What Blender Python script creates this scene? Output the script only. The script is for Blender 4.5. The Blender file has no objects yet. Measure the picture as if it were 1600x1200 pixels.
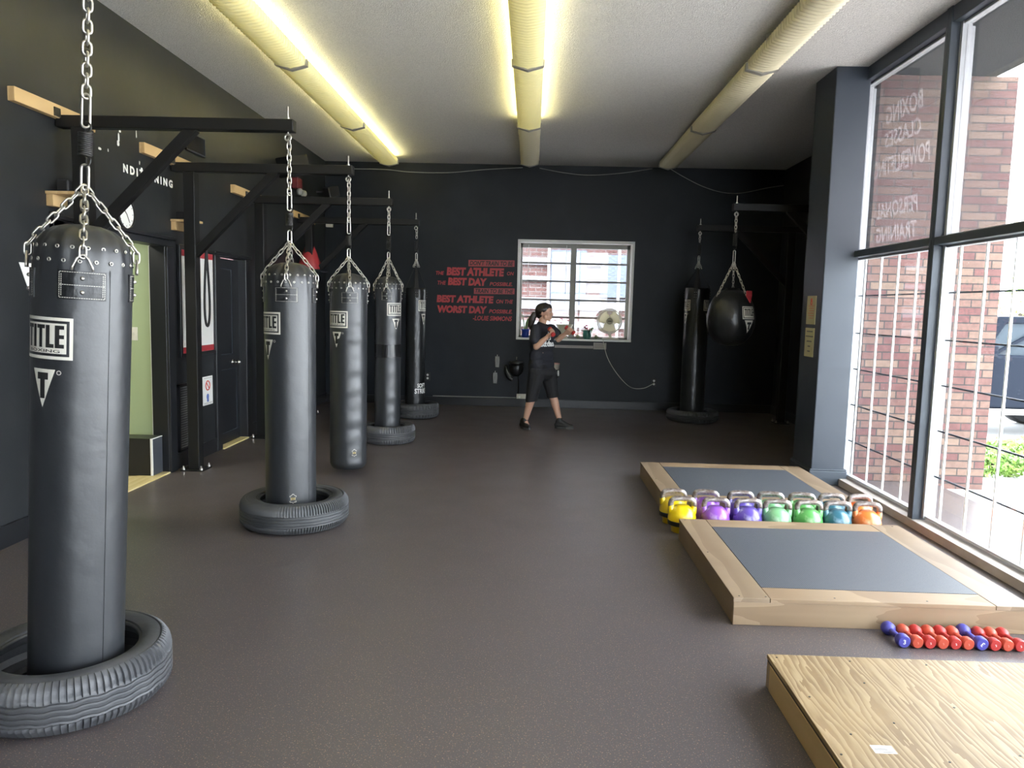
import bpy, bmesh, math, random
from math import sin, cos, pi, radians, sqrt, atan2
from mathutils import Vector, Matrix
from mathutils.bvhtree import BVHTree
random.seed(7)
SC = bpy.context.scene
COL = SC.collection

# ------------------------------------------------------------------ camera
cd = bpy.data.cameras.new('camera'); cam = bpy.data.objects.new('camera', cd); COL.objects.link(cam)
cd.sensor_width = 36; cd.lens = 1180/1600*36; cd.clip_start = .05; cd.clip_end = 300
Rm = Matrix(((0.99935, -0.02649, 0.02441), (0.02697, 0.10114, -0.99451), (0.02387, 0.99452, 0.10179)))
cam.matrix_world = Matrix.Translation((0, 0, 1.53)) @ Rm.to_quaternion().normalized().to_matrix().to_4x4()
SC.camera = cam
# ------------------------------------------------------------------ light and exposure
SC.view_settings.view_transform = 'Standard'; SC.view_settings.look = 'None'
SC.view_settings.exposure = 1.02; SC.view_settings.gamma = 1
SC.view_settings.use_curve_mapping = False
SKY = 9.0; TUBE = 20.0; DIFF = 0.05
wd = bpy.data.worlds.new('sky'); SC.world = wd; wd.use_nodes = True
bg = wd.node_tree.nodes['Background']; bg.inputs[0].default_value = (0.84, 0.92, 1.0, 1); bg.inputs[1].default_value = SKY
sl = bpy.data.lights.new('sun', 'SUN'); sl.energy = 6.0; sl.angle = radians(20); sl.color = (1, .97, .92)
so = bpy.data.objects.new('sun', sl); COL.objects.link(so); so.rotation_euler = (radians(25), radians(-12), 0)

# ------------------------------------------------------------------ helpers
class MB:
    def __init__(s): s.v = []; s.f = []
    def add(s, vs, fs):
        n = len(s.v); s.v += [tuple(v) for v in vs]; s.f += [tuple(i+n for i in f) for f in fs]; return s
    def box(s, x0, x1, y0, y1, z0, z1):
        return s.add([(x0,y0,z0),(x1,y0,z0),(x1,y1,z0),(x0,y1,z0),(x0,y0,z1),(x1,y0,z1),(x1,y1,z1),(x0,y1,z1)],
                     [(0,3,2,1),(4,5,6,7),(0,1,5,4),(1,2,6,5),(2,3,7,6),(3,0,4,7)])
    def bar(s, p0, p1, w, h, up=(0,0,1)):
        p0, p1 = Vector(p0), Vector(p1); d = (p1-p0).normalized(); u = Vector(up)
        r = d.cross(u).normalized()*w/2; t = r.cross(d).normalized()*h/2
        return s.add([p0-r-t,p0+r-t,p0+r+t,p0-r+t,p1-r-t,p1+r-t,p1+r+t,p1-r+t],
                     [(0,1,2,3),(7,6,5,4),(0,4,5,1),(1,5,6,2),(2,6,7,3),(3,7,4,0)])
    def tube(s, pts, r, n=8, closed=False, caps=True):
        pts = [Vector(p) for p in pts]; m = len(pts); rs = r if isinstance(r, (list, tuple)) else [r]*m
        N = None; vs = []
        for i, p in enumerate(pts):
            a = pts[(i-1) % m] if (closed or i > 0) else p; b = pts[(i+1) % m] if (closed or i < m-1) else p
            T = (b-a).normalized()
            if N is None:
                N = T.orthogonal().normalized()
                if closed and m > 3:
                    N = (pts[1]-p).cross(pts[-1]-p).normalized() if (pts[1]-p).cross(pts[-1]-p).length > 1e-9 else N
                    N = N.cross(T).normalized() if N.cross(T).length > 1e-6 else T.orthogonal().normalized()
            N = (N - T*N.dot(T)); N = N.normalized() if N.length > 1e-9 else T.orthogonal().normalized()
            B = T.cross(N)
            vs += [p + (N*cos(2*pi*k/n)+B*sin(2*pi*k/n))*rs[i] for k in range(n)]
        fs = []
        for i in range(m if closed else m-1):
            j = (i+1) % m
            fs += [(i*n+k, i*n+(k+1) % n, j*n+(k+1) % n, j*n+k) for k in range(n)]
        if not closed and caps:
            fs += [tuple(range(n))[::-1], tuple((m-1)*n+k for k in range(n))]
        return s.add(vs, fs)
    def lathe(s, prof, c=(0,0,0), n=32, fn=None, axis='z', closed=False):
        vs = []; fs = []; m = len(prof)
        for k in range(n):
            a = 2*pi*k/n
            for (r, z) in prof:
                if fn: r, z = fn(r, z, a)
                p = (r*cos(a), r*sin(a), z)
                if axis == 'y': p = (p[0], p[2], p[1])
                if axis == 'x': p = (p[2], p[0], p[1])
                vs.append((p[0]+c[0], p[1]+c[1], p[2]+c[2]))
        for k in range(n):
            j = (k+1) % n
            for i in range(m if closed else m-1):
                q = (i+1) % m
                fs.append((k*m+i, j*m+i, j*m+q, k*m+q))
        return s.add(vs, fs)
    def ball(s, c, r, n=14, m=8, sc=(1,1,1)):
        prof = [(r*sin(pi*i/m), -r*cos(pi*i/m)) for i in range(m+1)]
        t = MB().lathe(prof, n=n)
        return s.add([(v[0]*sc[0]+c[0], v[1]*sc[1]+c[1], v[2]*sc[2]+c[2]) for v in t.v], t.f)
    def cyl(s, p0, p1, r0, r1=None, n=16): return s.tube([p0, p1], [r0, r0 if r1 is None else r1], n)
    def torus(s, c, R, r, ax='z', n=24, m=8):
        pts = []
        for k in range(n):
            a = 2*pi*k/n; u, w = R*cos(a), R*sin(a)
            pts.append({'z': (c[0]+u, c[1]+w, c[2]), 'y': (c[0]+u, c[1], c[2]+w), 'x': (c[0], c[1]+u, c[2]+w)}[ax])
        return s.tube(pts, r, m, closed=True)
    def prism(s, poly, d, mp=lambda u, v, w: (u, v, w)):
        n = len(poly)
        return s.add([mp(u, v, 0) for u, v in poly]+[mp(u, v, d) for u, v in poly],
                     [tuple(range(n))[::-1], tuple(range(n, 2*n))]+[(i, (i+1) % n, n+(i+1) % n, n+i) for i in range(n)])
    def ap(s, fn): s.v = [tuple(fn(Vector(v))) for v in s.v]; return s

def woff(o):
    t = Vector((0,0,0))
    while o is not None: t += o.location; o = o.parent
    return t
def obj(name, mb, m, parent=None, smooth=False, bevel=0, world=False, tri=False, seg=2):
    me = bpy.data.meshes.new(name)
    off = woff(parent) if (world and parent is not None) else Vector((0,0,0))
    me.from_pydata([tuple(Vector(v)-off) for v in mb.v], [], mb.f); me.validate()
    b = bmesh.new(); b.from_mesh(me); bmesh.ops.remove_doubles(b, verts=b.verts, dist=1e-5)
    bmesh.ops.recalc_face_normals(b, faces=b.faces); b.to_mesh(me); b.free()
    if smooth:
        for p in me.polygons: p.use_smooth = True
    for mm in (m if isinstance(m, list) else [m]): me.materials.append(mm)
    o = bpy.data.objects.new(name, me); COL.objects.link(o)
    if parent is not None: o.parent = parent
    if bevel:
        bv = o.modifiers.new('b', 'BEVEL'); bv.width = bevel; bv.segments = seg; bv.limit_method = 'ANGLE'
    if smooth and smooth != 1:
        md = o.modifiers.new('es', 'EDGE_SPLIT'); md.split_angle = radians(smooth)
    return o
def tag(o, label, cat, group=None):
    o['label'] = label; o['category'] = cat
    if group: o['group'] = group
    return o
def thing(name, label, cat, loc=(0,0,0), group=None, rz=0):
    o = bpy.data.objects.new(name, None); COL.objects.link(o); o.location = loc; o.rotation_euler = (0,0,rz)
    o.empty_display_size = .1
    return tag(o, label, cat, group)
def struct(name, mb, m, **k):
    o = obj(name, mb, m, **k)
    if o.parent is None: o['kind'] = 'structure'
    return o
def sempty(name, loc=(0,0,0)):
    o = bpy.data.objects.new(name, None); COL.objects.link(o); o.location = loc; o['kind'] = 'structure'; return o
def dup(root, loc, label, group=None, rz=None):
    r = root.copy(); COL.objects.link(r); r.location = loc; r['label'] = label
    if rz is not None: r.rotation_euler = (0,0,rz)
    if group: r['group'] = group
    for ch in [o for o in COL.objects if o.parent == root]:
        c = ch.copy(); COL.objects.link(c); c.parent = r
        for g in [o for o in COL.objects if o.parent == ch]:
            d = g.copy(); COL.objects.link(d); d.parent = c
    return r

# ------------------------------------------------------------------ materials
def nt(name):
    m = bpy.data.materials.new(name); m.use_nodes = True; t = m.node_tree
    return m, t, t.nodes['Principled BSDF'], t.nodes.new, t.links.new
def P(name, col, rough=.5, metal=0, spec=.5, bump=None, var=None, coat=0, emit=None, alpha=None, stretch=None):
    m, t, b, N, Lk = nt(name)
    b.inputs['Base Color'].default_value = (*col, 1); b.inputs['Roughness'].default_value = rough
    b.inputs['Metallic'].default_value = metal; b.inputs['Specular IOR Level'].default_value = spec
    if coat: b.inputs['Coat Weight'].default_value = coat; b.inputs['Coat Roughness'].default_value = .15
    if emit: b.inputs['Emission Color'].default_value = (*emit[0], 1); b.inputs['Emission Strength'].default_value = emit[1]
    if alpha is not None: b.inputs['Alpha'].default_value = alpha
    tc = N('ShaderNodeTexCoord'); mp = N('ShaderNodeMapping'); Lk(tc.outputs['Object'], mp.inputs[0])
    if stretch: mp.inputs['Scale'].default_value = stretch
    if var:   # (scale, color2, low, high)
        n = N('ShaderNodeTexNoise'); n.inputs['Scale'].default_value = var[0]; n.inputs['Detail'].default_value = 6
        r = N('ShaderNodeValToRGB'); r.color_ramp.elements[0].position = var[2]; r.color_ramp.elements[1].position = var[3]
        r.color_ramp.elements[0].color = (*col, 1); r.color_ramp.elements[1].color = (*var[1], 1)
        Lk(mp.outputs[0], n.inputs[0]); Lk(n.outputs[0], r.inputs[0]); Lk(r.outputs[0], b.inputs['Base Color'])
    if bump:
        n = N('ShaderNodeTexNoise'); n.inputs['Scale'].default_value = bump[0]; n.inputs['Detail'].default_value = 4
        u = N('ShaderNodeBump'); u.inputs['Strength'].default_value = bump[1]; u.inputs['Distance'].default_value = bump[2] if len(bump) > 2 else .01
        Lk(mp.outputs[0], n.inputs[0]); Lk(n.outputs[0], u.inputs['Height']); Lk(u.outputs[0], b.inputs['Normal'])
    return m
def glassmat(name, tint=(1,1,1), gloss=.06, film=0):
    m, t, b, N, Lk = nt(name); out = t.nodes['Material Output']; t.nodes.remove(b)
    tr = N('ShaderNodeBsdfTransparent'); tr.inputs[0].default_value = (*tint, 1)
    gl = N('ShaderNodeBsdfGlossy'); gl.inputs['Roughness'].default_value = .02
    lw = N('ShaderNodeLayerWeight'); lw.inputs[0].default_value = .5
    pw = N('ShaderNodeMath'); pw.operation = 'POWER'; pw.inputs[1].default_value = 4; Lk(lw.outputs['Facing'], pw.inputs[0])
    fr = N('ShaderNodeMapRange'); fr.inputs['To Min'].default_value = .03; fr.inputs['To Max'].default_value = .8; Lk(pw.outputs[0], fr.inputs[0])
    mx = N('ShaderNodeMixShader'); Lk(fr.outputs[0], mx.inputs[0]); Lk(tr.outputs[0], mx.inputs[1]); Lk(gl.outputs[0], mx.inputs[2])
    last = mx
    if film:
        df = N('ShaderNodeBsdfTranslucent'); df.inputs[0].default_value = (.6,.6,.6,1)
        m2 = N('ShaderNodeMixShader'); m2.inputs[0].default_value = film
        Lk(mx.outputs[0], m2.inputs[1]); Lk(df.outputs[0], m2.inputs[2]); last = m2
    Lk(last.outputs[0], out.inputs[0]); return m

def floor_mat():
    m, t, b, N, Lk = nt('speckled_rubber'); tc = N('ShaderNodeTexCoord')
    base = (.085,.074,.076,1); last = None
    def fleck(scale, thr, col, seed, prev):
        mp = N('ShaderNodeMapping'); mp.inputs['Location'].default_value = (seed, seed*2, 0); Lk(tc.outputs['Object'], mp.inputs[0])
        n = N('ShaderNodeTexNoise'); n.inputs['Scale'].default_value = scale; n.inputs['Detail'].default_value = 1
        r = N('ShaderNodeValToRGB'); r.color_ramp.elements[0].position = thr; r.color_ramp.elements[1].position = thr+.03
        x = N('ShaderNodeMix'); x.data_type = 'RGBA'; x.inputs['B'].default_value = col
        Lk(mp.outputs[0], n.inputs[0]); Lk(n.outputs[0], r.inputs[0]); Lk(r.outputs[0], x.inputs['Factor'])
        if prev is None: x.inputs['A'].default_value = base
        else: Lk(prev, x.inputs['A'])
        return x.outputs['Result']
    o = fleck(150, .66, (.32,.22,.14,1), 3, None); o = fleck(190, .68, (.22,.10,.08,1), 9, o); o = fleck(260, .70, (.42,.42,.40,1), 15, o)
    Lk(o, b.inputs['Base Color'])
    n = N('ShaderNodeTexNoise'); n.inputs['Scale'].default_value = 3; n.inputs['Detail'].default_value = 5
    r = N('ShaderNodeMapRange'); r.inputs['To Min'].default_value = .31; r.inputs['To Max'].default_value = .42
    Lk(tc.outputs['Object'], n.inputs[0]); Lk(n.outputs[0], r.inputs[0]); Lk(r.outputs[0], b.inputs['Roughness'])
    n2 = N('ShaderNodeTexNoise'); n2.inputs['Scale'].default_value = 220; u = N('ShaderNodeBump'); u.inputs['Strength'].default_value = .12; u.inputs['Distance'].default_value = .001
    Lk(tc.outputs['Object'], n2.inputs[0]); Lk(n2.outputs[0], u.inputs['Height']); Lk(u.outputs[0], b.inputs['Normal'])
    return m
def wood_mat(name, c1, c2, scale=6, dist=5, stretch=(1,.12,1), rough=.55, knots=False, det=2.0, c3=None):
    m, t, b, N, Lk = nt(name); tc = N('ShaderNodeTexCoord'); mp = N('ShaderNodeMapping'); mp.inputs['Scale'].default_value = stretch
    Lk(tc.outputs['Object'], mp.inputs[0])
    w = N('ShaderNodeTexWave'); w.inputs['Scale'].default_value = scale; w.inputs['Distortion'].default_value = dist
    w.inputs['Detail'].default_value = det; w.inputs['Detail Scale'].default_value = 1.3; w.wave_profile = 'SAW'
    r = N('ShaderNodeValToRGB'); r.color_ramp.elements[0].color = (*c1, 1); r.color_ramp.elements[1].color = (*c2, 1)
    r.color_ramp.elements[0].position = .25; r.color_ramp.elements[1].position = 1
    n = N('ShaderNodeTexNoise'); n.inputs['Scale'].default_value = 3; n.inputs['Detail'].default_value = 8
    x = N('ShaderNodeMix'); x.data_type = 'RGBA'; x.blend_type = 'MIX'; x.inputs['B'].default_value = (*(c3 or c2), 1)
    r2 = N('ShaderNodeValToRGB'); r2.color_ramp.elements[0].position = .45; r2.color_ramp.elements[1].position = .8; r2.color_ramp.elements[1].color = (.7,.7,.7,1)
    Lk(mp.outputs[0], w.inputs[0]); Lk(w.outputs['Fac'], r.inputs[0]); Lk(tc.outputs['Object'], n.inputs[0]); Lk(n.outputs[0], r2.inputs[0])
    Lk(r.outputs[0], x.inputs['A']); Lk(r2.outputs[0], x.inputs['Factor']); Lk(x.outputs['Result'], b.inputs['Base Color'])
    b.inputs['Roughness'].default_value = rough; return m
def brick_mat(name, c1, c2, mort, sx, sy, axes='xz', mscale=.012, off=.5, var=True):
    m, t, b, N, Lk = nt(name); tc = N('ShaderNodeTexCoord'); sp = N('ShaderNodeSeparateXYZ'); cb = N('ShaderNodeCombineXYZ')
    Lk(tc.outputs['Object'], sp.inputs[0]); Lk(sp.outputs[{'x':0,'y':1}[axes[0]]], cb.inputs[0]); Lk(sp.outputs[2], cb.inputs[1])
    k = N('ShaderNodeTexBrick'); k.offset = off; k.inputs['Scale'].default_value = 1; k.inputs['Brick Width'].default_value = sx; k.inputs['Row Height'].default_value = sy
    k.inputs['Mortar Size'].default_value = mscale*.5; k.inputs['Color1'].default_value = (*c1,1); k.inputs['Color2'].default_value = (*c2,1); k.inputs['Mortar'].default_value = (*mort,1)
    k.inputs['Bias'].default_value = -.25
    Lk(cb.outputs[0], k.inputs[0])
    n = N('ShaderNodeTexNoise'); n.inputs['Scale'].default_value = 25; x = N('ShaderNodeMix'); x.data_type = 'RGBA'; x.blend_type = 'MULTIPLY'; x.inputs['Factor'].default_value = .5
    Lk(tc.outputs['Object'], n.inputs[0]); Lk(k.outputs['Color'], x.inputs['A']); Lk(n.outputs[0], x.inputs['B']); Lk(x.outputs['Result'], b.inputs['Base Color'])
    u = N('ShaderNodeBump'); u.inputs['Strength'].default_value = .6; u.inputs['Distance'].default_value = .006; u.invert = True
    Lk(k.outputs['Fac'], u.inputs['Height']); Lk(u.outputs[0], b.inputs['Normal'])
    b.inputs['Roughness'].default_value = .85; return m
def dots_mat():
    m, t, b, N, Lk = nt('textured_mat_rubber'); tc = N('ShaderNodeTexCoord')
    mp = N('ShaderNodeMapping'); mp.inputs['Rotation'].default_value = (0,0,radians(45)); Lk(tc.outputs['Object'], mp.inputs[0])
    k = N('ShaderNodeTexChecker'); k.inputs['Scale'].default_value = 130
    k.inputs['Color1'].default_value = (.085,.092,.105,1); k.inputs['Color2'].default_value = (.055,.06,.07,1)
    Lk(mp.outputs[0], k.inputs[0]); Lk(k.outputs[0], b.inputs['Base Color'])
    u = N('ShaderNodeBump'); u.inputs['Strength'].default_value = .5; u.inputs['Distance'].default_value = .002
    Lk(k.outputs['Fac'], u.inputs['Height']); Lk(u.outputs[0], b.inputs['Normal']); b.inputs['Roughness'].default_value = .5
    return m
M = {}
M['floor'] = floor_mat()
M['ceil'] = P('popcorn_ceiling', (.70,.675,.635), .9, bump=(110,.8,.012), var=(90,(.57,.55,.52),.4,.65))
M['wallblk'] = P('black_wall_paint', (.014,.016,.018), .42, spec=.5, bump=(3,.12,.02), var=(2.5,(.022,.024,.026),.45,.75))
M['wallgray'] = P('dark_wall_paint', (.024,.032,.044), .42, spec=.5, bump=(4,.1,.02))
M['wallback'] = P('black_back_wall_paint', (.008,.011,.016), .5, spec=.3, bump=(3,.12,.02), var=(1.6,(.014,.019,.026),.45,.75))
M['trimblk'] = P('black_gloss_trim', (.012,.013,.015), .3)
M['steelblk'] = P('black_powder_steel', (.009,.009,.009), .45, spec=.35)
M['green'] = P('green_wall_paint', (.30,.36,.20), .6)
M['white'] = P('white_paint', (.84,.84,.82), .45)
M['offwhite'] = P('cream_paint', (.62,.60,.52), .5, var=(6,(.50,.49,.42),.4,.7))
M['alu'] = P('aluminium_frame', (.40,.41,.42), .45, .2)
M['mull'] = P('painted_mullion', (.035,.045,.058), .45)
M['curb'] = P('curb_paint', (.34,.30,.27), .6, var=(5,(.40,.36,.33),.4,.7))
M['glass'] = glassmat('window_glass'); M['glassfilm'] = glassmat('filmed_window_glass', (.72,.70,.70), film=.02)
M['leather'] = P('black_leather', (.013,.015,.018), .42, bump=(9,.18,.02), spec=.9)
M['leather2'] = P('black_vinyl', (.012,.013,.014), .3, bump=(14,.35,.02))
M['chain'] = P('galvanised_steel', (.62,.60,.55), .32, .9, var=(30,(.45,.43,.38),.4,.7))
M['darkchain'] = P('dull_steel', (.32,.31,.29), .4, .9)
M['spring'] = P('blackened_spring', (.05,.05,.048), .4, .6)
M['print'] = P('cream_print', (.62,.60,.53), .5); M['ink'] = P('black_print', (.012,.012,.013), .5)
M['yellow'] = P('yellow_print', (.65,.48,.12), .5)
M['rubber'] = P('tyre_rubber', (.040,.042,.045), .55, bump=(40,.2,.005), var=(5,(.06,.062,.065),.4,.7))
M['rubberdust'] = P('dusty_tyre_rubber', (.045,.047,.052), .5, bump=(30,.25,.006), var=(7,(.075,.076,.08),.4,.72))
M['ply'] = wood_mat('plywood_sheet', (.19,.12,.05), (.37,.275,.15), 7.5, 17, (1.5,.20,1), .5, det=3.5, c3=(.36,.25,.12))
M['plank'] = wood_mat('birch_plank', (.205,.145,.09), (.28,.205,.135), 3, 9, (.8,.2,1), .5, c3=(.18,.12,.075))
M['plankx'] = wood_mat('pine_board', (.23,.155,.09), (.31,.22,.135), 3, 7, (.15,1,2.5), .55, c3=(.25,.16,.09))
M['pine'] = wood_mat('raw_pine', (.50,.33,.15), (.60,.43,.22), 4, 4, (1,.15,2), .6, c3=(.5,.34,.16))
M['edge'] = P('dark_ply_edge', (.03,.022,.018), .6)
M['thresh'] = wood_mat('yellow_floor_board', (.62,.50,.22), (.72,.60,.32), 4, 4, (1,.15,1), .5)
M['mat'] = dots_mat()
def diffuser_mat():
    m, t, b, N, Lk = nt('fluorescent_diffuser'); out = t.nodes['Material Output']
    b.inputs['Base Color'].default_value = (.78,.74,.42,1); b.inputs['Roughness'].default_value = .5
    b.inputs['Emission Color'].default_value = (1,.94,.45,1); b.inputs['Emission Strength'].default_value = DIFF
    tl = N('ShaderNodeBsdfTranslucent'); tl.inputs[0].default_value = (.75,.68,.34,1)
    mx = N('ShaderNodeMixShader'); mx.inputs[0].default_value = .09; Lk(b.outputs[0], mx.inputs[1]); Lk(tl.outputs[0], mx.inputs[2]); Lk(mx.outputs[0], out.inputs[0]); return m
M['diff'] = diffuser_mat()
M['diffoff'] = P('unlit_diffuser', (.62,.56,.38), .5)
M['brk'] = P('gray_end_bracket', (.30,.285,.25), .5)
M['fixt'] = P('fixture_enamel', (.72,.70,.62), .4)
M['tube'] = P('lit_fluorescent_tube', (1,1,1), .5, emit=((1,.93,.50), TUBE)); M['tubeoff'] = P('dark_fluorescent_tube', (.8,.8,.78), .3)
M['red'] = P('red_vinyl', (.42,.035,.045), .5); M['redbar'] = P('red_vinyl_bar', (.34,.05,.06), .55)
M['skin'] = P('skin', (.50,.29,.20), .5); M['hair'] = P('dark_brown_hair', (.02,.014,.012), .45, bump=(60,.6,.01), stretch=(1,1,.15))
M['shirt'] = P('black_tshirt', (.016,.017,.024), .8, bump=(25,.4,.01)); M['pants'] = P('black_sweatpants', (.012,.012,.014), .85, bump=(18,.5,.015))
M['shoe'] = P('black_shoe', (.014,.014,.014), .6); M['sole'] = P('dark_gray_sole', (.05,.05,.05), .5)
M['reddb'] = P('red_dumbbell_vinyl', (.44,.03,.026), .5); M['bluedb'] = P('blue_dumbbell_vinyl', (.065,.06,.34), .5)
M['orangedb'] = P('orange_red_vinyl', (.50,.07,.035), .5)
M['steelhandle'] = P('worn_handle_steel', (.17,.13,.11), .42, .6, var=(28,(.42,.39,.38),.42,.62))
M['terra'] = P('cream_planter', (.58,.56,.44), .4); M['leaf'] = P('leaf_green', (.10,.19,.05), .5, var=(12,(.22,.27,.09),.45,.6))
M['bluepot'] = P('blue_glazed_pot', (.02,.05,.30), .2); M['greenpot'] = P('green_glazed_pot', (.05,.22,.18), .2); M['clay'] = P('clay_saucer', (.4,.18,.1), .6)
M['pink'] = P('pink_flower', (.55,.10,.16), .5); M['soil'] = P('soil', (.03,.02,.015), .9)
M['fanwhite'] = P('fan_plastic', (.70,.68,.58), .4)
def blade_mat():
    m, t, b, N, Lk = nt('translucent_fan_blade'); out = t.nodes['Material Output']
    b.inputs['Base Color'].default_value = (.90,.87,.68,1); tl = N('ShaderNodeBsdfTranslucent'); tl.inputs[0].default_value = (.95,.92,.78,1)
    mx = N('ShaderNodeMixShader'); mx.inputs[0].default_value = .6; Lk(b.outputs[0], mx.inputs[1]); Lk(tl.outputs[0], mx.inputs[2]); Lk(mx.outputs[0], out.inputs[0]); return m
M['blade'] = blade_mat()
M['graywrap'] = P('gray_hand_wrap', (.30,.30,.29), .8, bump=(60,.5,.01))
M['paper'] = P('paper', (.74,.74,.72), .7); M['tan'] = P('tan_card', (.42,.38,.22), .7); M['txtgray'] = P('gray_ink', (.15,.14,.13), .7)
M['bluetxt'] = P('blue_ink', (.10,.16,.45), .7); M['redink'] = P('red_ink', (.6,.08,.06), .7)
M['brick'] = brick_mat('norman_brick', (.135,.055,.050), (.23,.165,.115), (.045,.038,.035), .305, .0705)
M['brick2'] = brick_mat('alley_brick', (.15,.065,.058), (.19,.12,.11), (.26,.25,.25), .22, .075)
M['conc'] = P('concrete', (.66,.65,.63), .85, var=(3,(.58,.57,.55),.4,.7)); M['soffit'] = P('soffit_stucco', (.46,.46,.45), .9, bump=(40,.4,.01))
M['grass'] = P('hedge_leaf', (.10,.22,.035), .6, var=(6,(.22,.36,.06),.4,.65)); M['siding'] = P('pale_siding', (.26,.26,.29), .6); M['palebl'] = P('pale_blue_panel', (.13,.155,.21), .4)
M['jeep'] = P('dark_blue_car_paint', (.008,.011,.018), .45, spec=.06); M['carglass'] = P('car_glass', (.03,.04,.05), .3, spec=.12); M['tire'] = P('car_tyre', (.015,.015,.016), .8)
M['chrome'] = P('chrome', (.7,.7,.7), .15, 1); M['cable'] = P('gray_cable', (.28,.28,.26), .5); M['blkcable'] = P('black_cable', (.015,.015,.015), .5)
M['web'] = P('black_nylon_webbing', (.012,.012,.013), .7, bump=(90,.4,.004))

# ------------------------------------------------------------------ text meshes
def text_mesh(s, bold=0.0, shear=0.0):
    cu = bpy.data.curves.new('t', 'FONT'); cu.body = s; cu.offset = bold; cu.shear = shear; cu.resolution_u = 3
    o = bpy.data.objects.new('t', cu); COL.objects.link(o)
    dg = bpy.context.evaluated_depsgraph_get(); dg.update()
    me = bpy.data.meshes.new_from_object(o.evaluated_get(dg))
    vs = [(v.co.x, v.co.y) for v in me.vertices]; fs = [tuple(p.vertices) for p in me.polygons]
    bpy.data.objects.remove(o); bpy.data.meshes.remove(me); bpy.data.curves.remove(cu)
    return vs, fs
def fit(t, w, h):
    vs, fs = t; x0 = min(v[0] for v in vs); x1 = max(v[0] for v in vs); y0 = min(v[1] for v in vs); y1 = max(v[1] for v in vs)
    return [((v[0]-x0)/(x1-x0)*w-w/2, (v[1]-y0)/(y1-y0)*h-h/2) for v in vs], fs
def flat(items, step=None):
    """2-D shapes (verts, faces) merged, cut into narrow strips so that they can follow a curved surface"""
    b = bmesh.new()
    for vs, fs in items:
        bv = [b.verts.new((x, y, 0)) for x, y in vs]
        for f in fs:
            try: b.faces.new([bv[i] for i in f])
            except ValueError: pass
    if step:
        xs = [v.co.x for v in b.verts]; x = math.floor(min(xs)/step)*step
        while x < max(xs):
            bmesh.ops.bisect_plane(b, geom=b.verts[:]+b.edges[:]+b.faces[:], plane_co=(x,0,0), plane_no=(1,0,0)); x += step
    b.verts.index_update()
    r = [tuple(v.co) for v in b.verts], [tuple(v.index for v in f.verts) for f in b.faces]; b.free(); return r
def rect(x0, x1, y0, y1): return [(x0,y0),(x1,y0),(x1,y1),(x0,y1)], [(0,1,2,3)]
def ring(x0, x1, y0, y1, t): return [rect(x0,x1,y0,y0+t), rect(x0,x1,y1-t,y1), rect(x0,x0+t,y0+t,y1-t), rect(x1-t,x1,y0+t,y1-t)]
def poly_ring(pts, k):
    n = len(pts); cx = sum(p[0] for p in pts)/n; cy = sum(p[1] for p in pts)/n
    inner = [(cx+(x-cx)*k, cy+(y-cy)*k) for x, y in pts]
    return list(pts)+inner, [(i, (i+1) % n, n+(i+1) % n, n+i) for i in range(n)]
def block(word, w, h, gap=.1, th=.3):
    """heavy condensed block capitals T I L E"""
    wd_ = {'T': 1, 'I': .42, 'L': .85, 'E': .85}; tot = sum(wd_[c] for c in word)+gap*(len(word)-1); k = w/tot; x = -w/2; out = []
    for c in word:
        a = wd_[c]*k; b_ = x+a; s = th*k*1.1; y0, y1 = -h/2, h/2; t = h*.17
        if c == 'T': out += [rect(x, b_, y1-t, y1), rect((x+b_)/2-s/1.7, (x+b_)/2+s/1.7, y0, y1-t)]
        if c == 'I': out += [rect(x, b_, y0, y1)]
        if c == 'L': out += [rect(x, x+s*1.3, y0, y1), rect(x+s*1.3, b_, y0, y0+t)]
        if c == 'E': out += [rect(x, x+s*1.3, y0, y1)]+[rect(x+s*1.3, b_, q, q+t) for q in (y0, -t/2, y1-t)]
        x = b_+gap*k
    return out
def shift(items, dx, dy): return [([(x+dx, y+dy) for x, y in vs], fs) for vs, fs in items]
def wrap_mb(items, mapper, step=.012):
    vs, fs = flat(items, step); return MB().add([mapper(x, y) for x, y, _ in vs], fs)

# ------------------------------------------------------------------ room shell
CE = 3.64; BY = 11.55; LX = -3.17; RX = 2.84; FY = -3.5
struct('floor', MB().box(LX-.2, 3.75, FY-.2, BY+.2, -.12, 0), M['floor'])
struct('ceiling', MB().box(LX-.2, 4.02, FY-.2, BY+.3, CE, CE+.12), M['ceil'])
wl = MB(); T = .12
for (y0,y1,z0,z1) in [(FY-.2,5.05,0,CE),(5.05,6.47,1.975,CE),(6.47,7.56,0,CE),(7.56,8.28,1.97,CE),(8.28,BY+.3,0,CE)]: wl.box(LX-T, LX, y0, y1, z0, z1)
struct('wall_left', wl, M['wallblk'])
wb = MB(); WX0, WX1, WZ0, WZ1 = -.22, 1.49, 1.065, 2.51
for (x0,x1,z0,z1) in [(LX-T,WX0,0,CE),(WX1,3.75,0,CE),(WX0,WX1,0,WZ0),(WX0,WX1,WZ1,CE)]: wb.box(x0,x1,BY,BY+.32,z0,z1)
struct('wall_back', wb, M['wallback'])
struct('wall_front', MB().box(LX-.2, -1.4, FY-.2, FY, 0, CE).box(-1.4, .6, FY-.2, FY, 0, CE).box(.6, 2.9, FY-.2, FY, 0, .1).box(.6, 2.9, FY-.2, FY, 3.5, CE).box(2.7, 4.0, FY-.2, FY, 0, CE), M['wallgray'])
fill_win = sempty('window_9', (.65, FY-.1, .1)); wf = MB()  # unseen glazed opening added behind the camera to let in front light
for x in (.6, 1.62, 2.64): wf.box(x, x+.06, FY-.14, FY-.06, .1, 3.5)
wf.box(.66, 2.7, FY-.14, FY-.06, 2.03, 2.09)
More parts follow.
